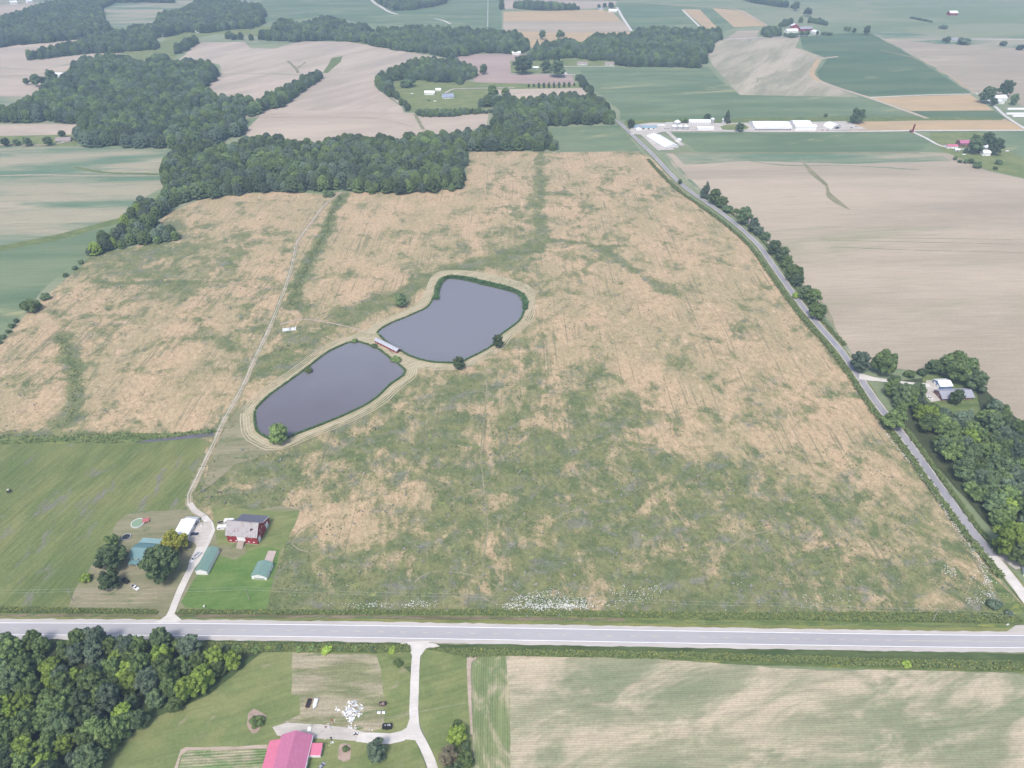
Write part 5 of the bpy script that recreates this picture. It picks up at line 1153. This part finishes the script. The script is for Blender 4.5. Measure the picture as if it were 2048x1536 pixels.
gable('lone red barn with white roof in the far green field', (1899, 31), (1915, 31), 20, 7, 5, RED, WROOF, 'x', name='barn', cat='barn', dflt=False, op=[('f', .3, .1, 4, 4, GLASS), ('f', .7, .1, 4, 4, GLASS)])
gable('white farmhouse at the very top left', (22, 9), (36, 8), 16, 6, 4, WHITE, WROOF, 'x', name='farmhouse', cat='house'); gable('second white farmhouse at the very top left', (56, 7), (66, 6), 14, 6, 4, WHITE, WROOF, 'x', name='farmhouse', cat='house')
gable('small grey-roofed house beside the bush clump at top right', (1904, 84), (1917, 83), 12, 4, 3, CREAM, GREYR, 'x', name='house', cat='house')
gable('small white shed on the far lawn at top left', (391, 66), (398, 66), 9, 4, 2.5, WHITE, WROOF, 'x', name='shed', cat='shed')

# ================================================================ VEHICLES AND YARD THINGS
def wheels(e, xs, w, r=.38):
    for xx in xs:
        for sy in (-1, 1):
            m = MB(); m.tube((xx, sy * w - .12, r), (xx, sy * w + .12, r), r, n=12); t = m.obj('wheel', RUBBER, e); MB().tube((xx, sy * (w + .125) - .01, r), (xx, sy * (w + .125) + .01, r), r * .5, n=8).obj('rim', GREYM, t)
def pickup(px, py, ang, paint, label, bed='open', name='pickup_truck', s=1.0):
    x, y = at(px, py); e = empty(name, x, y, ang, label, 'truck'); e.scale = (s, s, s)
    MB().prism([(2.85, .45), (2.85, 1.02), (1.35, 1.15), (.9, 1.12), (-.7, 1.12), (-.7, .45)], -.95, .95, 'y').obj('body', paint, e)
    MB().add([(1.15, -.88, 1.13), (1.15, .88, 1.13), (.45, .72, 1.78), (.45, -.72, 1.78), (-.62, -.88, 1.13), (-.62, .88, 1.13), (-.5, .72, 1.78), (-.5, -.72, 1.78)], [(0, 1, 2, 3), (4, 5, 6, 7), (0, 3, 7, 4), (1, 2, 6, 5), (3, 2, 6, 7), (0, 1, 5, 4)]).obj('cab', paint, e)
    MB().add([(1.17, -.75, 1.2), (1.17, .75, 1.2), (.53, .64, 1.73), (.53, -.64, 1.73)], [(0, 1, 2, 3)]).obj('windscreen', GLASS, e)
    for sy in (-1, 1): MB().box(-.4, .5, sy * .86 - .04, sy * .86 + .04, 1.22, 1.62).obj('side_window', GLASS, e)
    if bed == 'open':
        MB().box(-2.9, -.72, -.95, .95, .45, .72).obj('bed_floor', DKM, e)
        for b_ in ((-2.9, -.72, -.95, -.86), (-2.9, -.72, .86, .95), (-2.9, -2.81, -.86, .86)): MB().box(*b_, .73, 1.12).obj('bed_side', paint, e)
    else:
        MB().box(-4.6, -.75, -1.1, 1.1, .75, .9).obj('flat_deck', GREYM, e); MB().box(-4.6, -.8, .72, 1.1, .91, 1.7).obj('tool_box', paint, e); MB().box(-4.2, -1.2, -1.05, -.75, .91, 1.35).obj('tool_box', GREYM, e); MB().tube((-4.2, .1, 1.1), (.3, .1, 2.0), .12).obj('boom', DKM, e)
    wheels(e, (1.95, -1.9 if bed == 'open' else -3.2), .82)
    for sy in (-1, 1): MB().box(2.85, 2.9, sy * .7 - .15, sy * .7 + .15, .78, .95).obj('headlight', TRIM, e)
    return e
pickup(389, 1119, R(-112), WPAINT, 'white utility truck with flat deck parked on the driveway', 'flat', 'utility_truck', 1.12)
pickup(388, 1070, R(5), BPAINT, 'dark blue pickup beside the white garage')
pickup(271, 1176.5, R(-32), WPAINT, 'white pickup hitched to a black dump trailer on the lawn')
def trailer(px, py, ang, L, Wd, paint, label, h=1.0, load=None, name='utility_trailer'):
    x, y = at(px, py); e = empty(name, x, y, ang, label, 'trailer')
    MB().box(-L / 2, L / 2, -Wd / 2, Wd / 2, .5, .62).obj('deck', DKM, e)
    for b_ in ((-L / 2, L / 2, -Wd / 2 - .07, -Wd / 2), (-L / 2, L / 2, Wd / 2, Wd / 2 + .07), (-L / 2 - .07, -L / 2, -Wd / 2, Wd / 2), (L / 2, L / 2 + .07, -Wd / 2, Wd / 2)): MB().box(*b_, .5, .5 + h).obj('side_panel', paint, e)
    MB().tube((L / 2, 0, .5), (L / 2 + 1.3, 0, .5), .07).obj('tow_bar', DKM, e); wheels(e, (-.4, .4), Wd / 2 + .2, .32)
    if load:
        for k in range(9):
            a, b, c = random.uniform(-L / 2 + .4, L / 2 - .4), random.uniform(-Wd / 2 + .3, Wd / 2 - .3), random.uniform(.2, .45)
            MB().box(a - c, a + c, b - c * .7, b + c * .7, .63, .63 + c * 1.5, random.random()).obj('load_piece', random.choice(load), e)
    return e
trailer(252, 1164, R(-32), 4.6, 2.2, DKM, 'black dump trailer hitched behind the white pickup', 1.1)
trailer(618, 1408, R(-95), 4.4, 1.9, plain('maroon_paint', (.16, .03, .04), .4), 'maroon open trailer left of the covered boat', .55)
trailer(766, 1409, R(6), 3.4, 1.9, plain('rust_metal', (.17, .10, .09), .8), 'rusty trailer at the top right of the yard', .6, [WOOD, DKM])
trailer(775, 1455, R(2), 4.4, 2.3, DKM, 'black high-sided trailer full of scrap beside the drive', 1.2, [DKM, GREYM, GPAINT])
def boat(px, py, ang, label):
    x, y = at(px, py); e = empty('boat', x, y, ang, label, 'boat')
    def ring(z, k): return [(-2.6, -1.0 * k, z), (1.0, -1.0 * k, z), (2.2, -.55 * k, z), (2.75, 0, z), (2.2, .55 * k, z), (1.0, 1.0 * k, z), (-2.6, 1.0 * k, z)]
    V = ring(.5, .75) + ring(1.1, 1.0); n = 7; MB().add(V, [tuple(range(n)), tuple(range(n, 2 * n))] + [(i, (i + 1) % n, (i + 1) % n + n, i + n) for i in range(n)]).obj('hull', GPAINT, e)
    V = ring(1.12, .96) + [(q[0] * .8, q[1] * .35, 1.5) for q in ring(0, 1)]; MB().add(V, [tuple(range(n, 2 * n))] + [(i, (i + 1) % n, (i + 1) % n + n, i + n) for i in range(n)]).obj('cover', TARP, e)
    wheels(e, (-.6,), 1.0, .3); MB().tube((2.4, 0, .45), (3.8, 0, .45), .06).obj('tow_bar', GREYM, e)
boat(631, 1409, R(-92), 'boat under a white cover beside the maroon trailer')
def car(px, py, ang, paint, label):
    x, y = at(px, py); e = empty('car', x, y, ang, label, 'car')
    MB().prism([(-2.2, .35), (2.2, .35), (2.2, .75), (1.3, .92), (-1.5, .95), (-2.2, .85)], -.88, .88, 'y').obj('body', paint, e)
    MB().add([(1.2, -.8, .93), (1.2, .8, .93), (.5, .62, 1.42), (.5, -.62, 1.42), (-1.6, -.8, .95), (-1.6, .8, .95), (-1.0, .62, 1.42), (-1.0, -.62, 1.42)], [(0, 1, 2, 3), (4, 5, 6, 7), (0, 3, 7, 4), (1, 2, 6, 5), (0, 1, 5, 4)]).obj('window_band', GLASS, e)
    MB().box(-.98, .48, -.61, .61, 1.42, 1.47).obj('roof', paint, e); wheels(e, (1.35, -1.35), .8, .32)
car(643, 1535, R(60), GPAINT, 'grey car parked right of the pink-roofed house'); car(1859, 797, R(-40), WPAINT, 'white car on the gravel yard in the clearing')
for px, py, a, p, l in [(1337, 258, 0, GPAINT, 'grey car parked beside the leftmost grain bin'), (1331, 258.4, .2, GPAINT, 'second grey car left of the grain bins'), (1499, 247, .2, DKM, 'dark car behind the machine shed corner'), (1505, 245, 2.0, GPAINT, 'grey car behind the machine shed corner'),
                        (1655, 262, 0, RPAINT, 'red vehicle parked before the hoop barn'), (1645, 261, .5, RPAINT, 'red vehicle left of the hoop barn'), (1676, 250, .3, GPAINT, 'grey vehicle behind the hoop barn'), (1703, 256.5, .1, DKM, 'dark vehicle right of the hoop barn'), (1712, 254, .6, GPAINT, 'silver vehicle at the right end of the farmyard'), (1696, 247, 1, BPAINT, 'dark vehicle parked above the hoop barn end')]: car(px, py, a, p, l)
# campers behind the barn
def camper(px, py, ang, L, label):
    x, y = at(px, py); e = empty('camper_trailer', x, y, ang, label, 'camper')
    pr = [(-L / 2, .5), (L / 2, .5), (L / 2 + .3, 1.2), (L / 2 + .1, 2.4), (L / 2 - .5, 2.8), (-L / 2 + .4, 2.8), (-L / 2, 2.3)]
    MB().prism(pr, -1.2, 1.2, 'y').obj('body', WPAINT, e); MB().box(-L / 2 + 1, -L / 2 + 2, -1.24, -1.21, 1.5, 2.1).obj('window', GLASS, e); MB().box(L / 2 - 2, L / 2 - 1.2, -1.24, -1.21, .7, 2.4).obj('door', GREYM, e)
    MB().box(-.4, .4, -.4, .4, 2.81, 3.0).obj('roof_vent', GREYM, e); wheels(e, (-.5, .5), 1.0, .35)
camper(446.5, 1058, R(3), 6.5, 'nearer white camper at the left end of the red barn'); camper(459, 1045.5, R(3), 6.0, 'farther white camper behind the red barn')
trailer(441, 1046, R(20), 3.5, 1.8, TANP, 'small tan trailer beside the white campers', .5)
# pool, deck, trampoline
x, y = at(276.5, 1048.5); e = empty('swimming_pool', x, y, 0, 'round above-ground pool of green water with white rim', 'pool')
m = MB(); n = 28; r0, r1 = 3.65, 3.95
V = [(r * math.cos(6.2832 * i / n), r * math.sin(6.2832 * i / n), z) for r, z in ((r1, 0), (r1, 1.3), (r0, 1.3), (r0, .2)) for i in range(n)]
m.add(V, [(a * n + i, a * n + (i + 1) % n, (a + 1) * n + (i + 1) % n, (a + 1) * n + i) for a in (0, 2) for i in range(n)]); m.obj('pool_wall', GREYM, e)
MB().add(V[n:3 * n], [(i, (i + 1) % n, (i + 1) % n + n, i + n) for i in range(n)]).obj('rim', TRIM, e)
MB().cyl(0, 0, .1, 1.12, r0 - .02, n=28).obj('pool_water', plain('green_water', (.22, .31, .20), .1, var=.05, spec=.5), e)
x, y = at(292.5, 1043); e = empty('pool_deck', x, y, .35, 'square red wooden deck at the side of the pool', 'deck')
for k in range(8): MB().box(-1.9 + k * .475, -1.9 + k * .475 + .45, -1.9, 1.9, 1.25, 1.33).obj('deck_board', plain('red_stain', (.42, .14, .14), .8), e)
for a in (-1.8, 1.8):
    for b in (-1.8, 1.8): MB().box(a - .08, a + .08, b - .08, b + .08, 0, 1.24).obj('deck_leg', WOOD, e)
for k in range(4): MB().box(1.95 + k * .3, 2.2 + k * .3, -.6, .6, 1.0 - k * .28, 1.06 - k * .28).obj('deck_step', WOOD, e)
x, y = at(253.3, 1075.5); e = empty('trampoline', x, y, 0, 'round black trampoline with pale edge on the lawn', 'trampoline')
MB().cyl(0, 0, .88, .92, 2.3, n=24).obj('jumping_mat', DKM, e)
V = [(r * math.cos(6.2832 * i / 24), r * math.sin(6.2832 * i / 24), z) for r, z in ((2.3, .94), (2.65, .94)) for i in range(24)]; MB().add(V, [(i, (i + 1) % 24, (i + 1) % 24 + 24, i + 24) for i in range(24)]).obj('edge_pad', plain('grey_pad', (.42, .45, .5), .6), e)
for k in range(6): MB().tube((2.5 * math.cos(k * 1.047), 2.5 * math.sin(k * 1.047), 0), (2.5 * math.cos(k * 1.047), 2.5 * math.sin(k * 1.047), .9), .05).obj('leg', GREYM, e)
x, y = at(321.6, 1054); e = empty('fire_ring', x, y, 0, 'small pale stone fire ring on the lawn', 'fire pit')
for k in range(10): MB().box(.85, 1.25, -.22, .22, 0, .3).obj('stone', plain('pale_stone', (.6, .57, .55), .8), e).rotation_euler[2] = k * .628
# long bare limbs / odd junk
def junk(cx, cy, r, n, mats, label, name, cat, smax=1.6, part='piece'):
    x, y = at(cx, cy); e = empty(name, x, y, 0, label, cat)
    for k in range(n):
        q = r * math.sqrt(random.random()); th = random.uniform(0, 6.28); L = random.uniform(.5, smax); w = random.uniform(.25, .8)
        z = max(0, (1 - q / r)) * 1.1 * random.random()
        m = MB().box(-L / 2, L / 2, -w / 2, w / 2, 0, random.uniform(.06, .5), 0, random.uniform(.7, 1)); o = m.obj(part, random.choice(mats), e)
        o.location = (q * math.cos(th), q * math.sin(th), z); o.rotation_euler = (random.uniform(-.4, .4), random.uniform(-.4, .4), random.uniform(0, 3.14))
    return e
junk(706, 1421, 5.2, 170, [TARP, WPAINT, TRIM, GREYM, TANP, GREYM, WOOD, TARP], 'big white heap of scrap metal and panels in the yard', 'scrap_heap', 'scrap heap', 2.6, 'scrap_piece')
junk(702, 1435, 3.6, 26, [TARP, WPAINT, GREYM], 'lower tail of white scrap spilling toward the gravel', 'scrap_pile', 'scrap heap', 1.4, 'scrap_piece')
junk(676, 1417, 1.6, 9, [TARP, TRIM], 'small white pile left of the big scrap heap', 'scrap_pile', 'scrap heap', 1.4, 'scrap_piece')
junk(660, 1449, 3.2, 22, [WOOD, TANP, RPAINT, GREYM, DKM], 'brown and red junk on the edge of the gravel yard', 'junk_pile', 'junk pile', 1.6, 'scrap_piece')
junk(704, 1454, 2.6, 12, [TARP, GREYM, WPAINT], 'white odds and ends between scrap heap and quad bike', 'junk_pile', 'junk pile', 1.0, 'scrap_piece')
junk(660, 1482, 2.6, 16, [GREYM, WPAINT, TANP, DKM], 'mixed clutter beside the pink porch roof', 'junk_pile', 'junk pile', 1.0, 'scrap_piece')
junk(403, 1046, 4.2, 26, [WOOD, TANP, GREYM, TRIM], 'stacked boards and pallets right of the white garage', 'pallet_pile', 'pallets', 2.4, 'board')
junk(741, 1460, 1.2, 4, [TARP], 'two white pails on the weedy edge by the drive', 'pail_group', 'pails', .6, 'pail')
x, y = at(763, 1427); e = empty('fuel_tank', x, y, 0, 'pair of white tanks under the rusty trailer', 'tank')
for s_ in (-1.1, 1.1): MB().tube((s_ - .75, 0, .8), (s_ + .75, 0, .8), .65, n=14).obj('tank_shell', TARP, e); MB().box(s_ - .6, s_ + .6, -.35, .35, 0, .3).obj('tank_cradle', WOOD, e)
x, y = at(619, 1459.5); e = empty('white_table', x, y, 0, 'white table top standing on the gravel yard', 'table'); MB().box(-.8, .8, -1.1, 1.1, .7, .78).obj('table_top', TRIM, e)
for a in (-.7, .7):
    for b in (-1, 1): MB().box(a - .05, a + .05, b - .05, b + .05, 0, .69).obj('leg', GREYM, e)
x, y = at(712, 1468.5); e = empty('quad_bike', x, y, .1, 'dark quad bike with white bags on the gravel', 'quad bike')
MB().box(-1.0, 1.0, -.35, .35, .4, .85, 0, .8).obj('body', DKM, e); MB().box(-.2, .6, -.2, .2, .86, 1.0).obj('seat', DKM, e); MB().tube((-.6, -.4, 1.15), (-.6, .4, 1.15), .04).obj('handlebar', GREYM, e)
for sx in (-.7, .7): MB().box(sx - .3, sx + .3, -.3, .3, .9, 1.15).obj('white_bag', TARP, e)
wheels(e, (-.75, .75), .5, .32)
# white boards stacked in the field
x, y, rot, L = frame((565, 664), (592, 661)); e = empty('board_stack', x, y, rot, 'flat stack of white roof panels lying in the big field', 'panel stack')
for k in range(13):
    o = MB().box(-L / 2 + k * L / 13, -L / 2 + (k + .8) * L / 13, 0, random.uniform(4.5, 6.5), .1, .3).obj('panel', random.choice([TARP, TRIM, TARP, GREYM]), e); o.rotation_euler[0] = random.uniform(-.02, .05); o.rotation_euler[2] = random.uniform(-.06, .06)
# swimming-yard odds far away
for px, py, mt, l in [(824, 188, TARP, 'white covered trailer left on the wood-ringed lawn'), (870, 203, TARP, 'white flat boat on the wood-ringed lawn'), (858, 202, DKM, 'dark swing frame on the wood-ringed lawn'), (1928, 310, TARP, 'white boat on the lawn under the pink-roofed farm'), (2014, 303, TARP, 'white trailer right of the farm trees')]:
    x, y = at(px, py); e = empty('parked_trailer', x, y, .2, l, 'trailer'); MB().box(-2.6, 2.6, -1.1, 1.1, .5, 1.5, 0, .8).obj('body', mt, e); wheels(e, (0,), 1.1, .35)
for k in range(6):
    x, y = at(1316 + k * 2.6, 250 + (k % 2) * 2.2); e = empty('calf_hutch', x, y, 1.2, 'white calf hutch in the cluster beside the blue-roofed shop', 'hutch', 'white calf hutches by the shop'); MB().prism([(-1.1, 0), (1.1, 0), (.8, 1.5), (-.8, 1.5)], -1.6, 1.6, 'y').obj('shell', TARP, e); MB().box(-.4, .4, -1.66, -1.61, .1, 1.0).obj('opening', DKM, e)
for k in range(5):
    x, y = at(1333 + k * 3.1, 246.2); e = empty('calf_hutch', x, y, 0, 'white hutch in the short row behind the grain bins', 'hutch', 'white hutches behind the bins'); MB().prism([(-1.1, 0), (1.1, 0), (.8, 1.4), (-.8, 1.4)], -1.4, 1.4, 'y').obj('shell', TARP, e); MB().box(-.4, .4, -1.46, -1.41, .1, 1.0).obj('opening', DKM, e)
# red machine with raised auger on the farm road
x, y = at(1822, 265); e = empty('grain_auger', x, y, 0, 'dark red machine with tall raised auger at the farm road fork', 'farm machine')
MB().box(-2.6, 1.8, -1.3, 1.3, .9, 3.2, 0, .85).obj('body', plain('dark_red_paint', (.2, .03, .03), .5), e); MB().box(1.0, 3.4, -1.0, 1.0, 0, 13.0, 0, .8).obj('raised_auger', MAT['dark_red_paint'], e); MB().box(-2.4, -1.2, -1.0, 1.0, 3.2, 4.3).obj('cab', GLASS, e); wheels(e, (-1.6, 1.0), 1.5, .9)
# marker row in the far green field
for k in range(14):
    x, y = at(976 - k * .05, 1 + k * 4.0); tag(MB().cyl(x, y, 0, 3.2, 1.3, 1.3, 8).obj('hay_bale', TARP), 'white wrapped bale in the straight line across the far green field', 'hay bale', 'white bales in a line in the far field')
# roadside bits
x, y = at(1614, 1252.5); tag(MB().box(x - 1.6, x + 1.6, y - .9, y + .9, 0, .35, .1, .85).obj('culvert_head', plain('pale_concrete', (.55, .5, .46), .9)), 'pale concrete culvert head on the highway verge', 'culvert')
x, y = at(409.5, 1216); e = empty('mailbox', x, y, 0, 'small white mailbox post on the bright lawn edge', 'mailbox'); MB().box(-.12, .12, -.12, .12, 0, 1.4).obj('post', TRIM, e); MB().box(-.3, .3, -.5, .5, 1.41, 1.9).obj('box', TRIM, e)
x, y = at(2015, 1250); tag(MB().box(x - .9, x + .9, y - .4, y + .4, 0, .6, .3, .8).obj('boulder', plain('white_rock', (.6, .6, .6), .9)), 'white boulder on the verge near the lane mouth', 'boulder')
x, y = at(19, 985); e = empty('hunting_blind', x, y, .4, 'small dark deer blind with pale top in the left pasture', 'hunting blind'); MB().box(-1, 1, -1, 1, .4, 2.6, 0, .9).obj('cabin', plain('dark_green_cloth', (.06, .08, .05), .9), e); MB().box(-.8, .8, -.8, .8, 2.61, 3.0, 0, .5).obj('roof', TANP, e)
for a in (-.9, .9): MB().box(a - .06, a + .06, -.06, .06, 0, .39).obj('leg', WOOD, e)

# utility poles and wires along the highway
POLES = [(-160,1203),(148,1204),(499,1200),(935,1214),(1243,1222),(1552,1232),(1864,1244),(2180,1256)]
names = ['', 'utility pole at the corner of the dry lawn at left', 'utility pole on the bright lawn below the sheds', 'utility pole above the middle of the highway', 'utility pole above the highway beside the white flowers', 'utility pole above the highway left of the culvert head', 'utility pole above the highway nearest the lane', '']
PP = []
polew = plain('pole_wood', (.33, .29, .26), .9)
for k, (px, py) in enumerate(POLES):
    x, y = at(px, py); PP.append((x, y))
    if not names[k]: continue
    e = empty('utility_pole', x, y, 0, names[k], 'utility pole'); MB().cyl(0, 0, 0, 10.5, .19, .13, 8).obj('pole', polew, e)
    MB().box(-.07, .07, -1.1, 1.1, 9.6, 9.75).obj('crossarm', polew, e)
    for s_ in (-.95, .95): MB().cyl(0, s_, 9.76, 10.0, .06, n=6).obj('insulator', GREYM, e)
    if k in (1,): MB().cyl(.35, 0, 8.2, 9.1, .25, n=10).obj('transformer', GREYM, e)
WIRE = plain('aluminium_wire', (.55, .55, .57), .4, .3)
for k in range(len(PP) - 1):
    for si, s_ in enumerate((-.95, .95)):
        m = MB(); (x0, y0), (x1, y1) = PP[k], PP[k + 1]; pv = None
        for j in range(17):
            t = j / 16; p = (x0 + (x1 - x0) * t, y0 + (y1 - y0) * t + s_, 10.0 - 4 * 1.2 * t * (1 - t))
            if pv: m.tube(pv, p, .022, n=4)
            pv = p
        tag(m.obj('power_wire', WIRE), 'thin power line strung between the highway poles, ' + ('nearer' if s_ < 0 else 'farther') + ' strand', 'wire', 'power wires above the highway, ' + ('nearer' if s_ < 0 else 'farther') + ' strand')
x0, y0 = at(936, 1418); x1, y1 = at(760, 1450)
tag(MB().tube((x0, y0, 5.5), (x1, y1, 5.0), .03, n=4).obj('service_wire', WIRE), 'service wire crossing the lower driveway', 'wire')

# ---------------------------------------------------------------- air
HZ = bpy.data.materials.new('haze'); HZ.use_nodes = True; t = HZ.node_tree; t.nodes.clear()
out = t.nodes.new('ShaderNodeOutputMaterial'); pv = t.nodes.new('ShaderNodeVolumePrincipled')
pv.inputs['Color'].default_value = (.54, .74, 1.0, 1); pv.inputs['Density'].default_value = .00016; pv.inputs['Anisotropy'].default_value = .0
t.links.new(pv.outputs[0], out.inputs['Volume'])
hz = MB().box(-6600, 6600, -800, 11600, -1, H + 6).obj('haze', HZ); tag(hz, kind='stuff')
print('objects', len(S.objects))
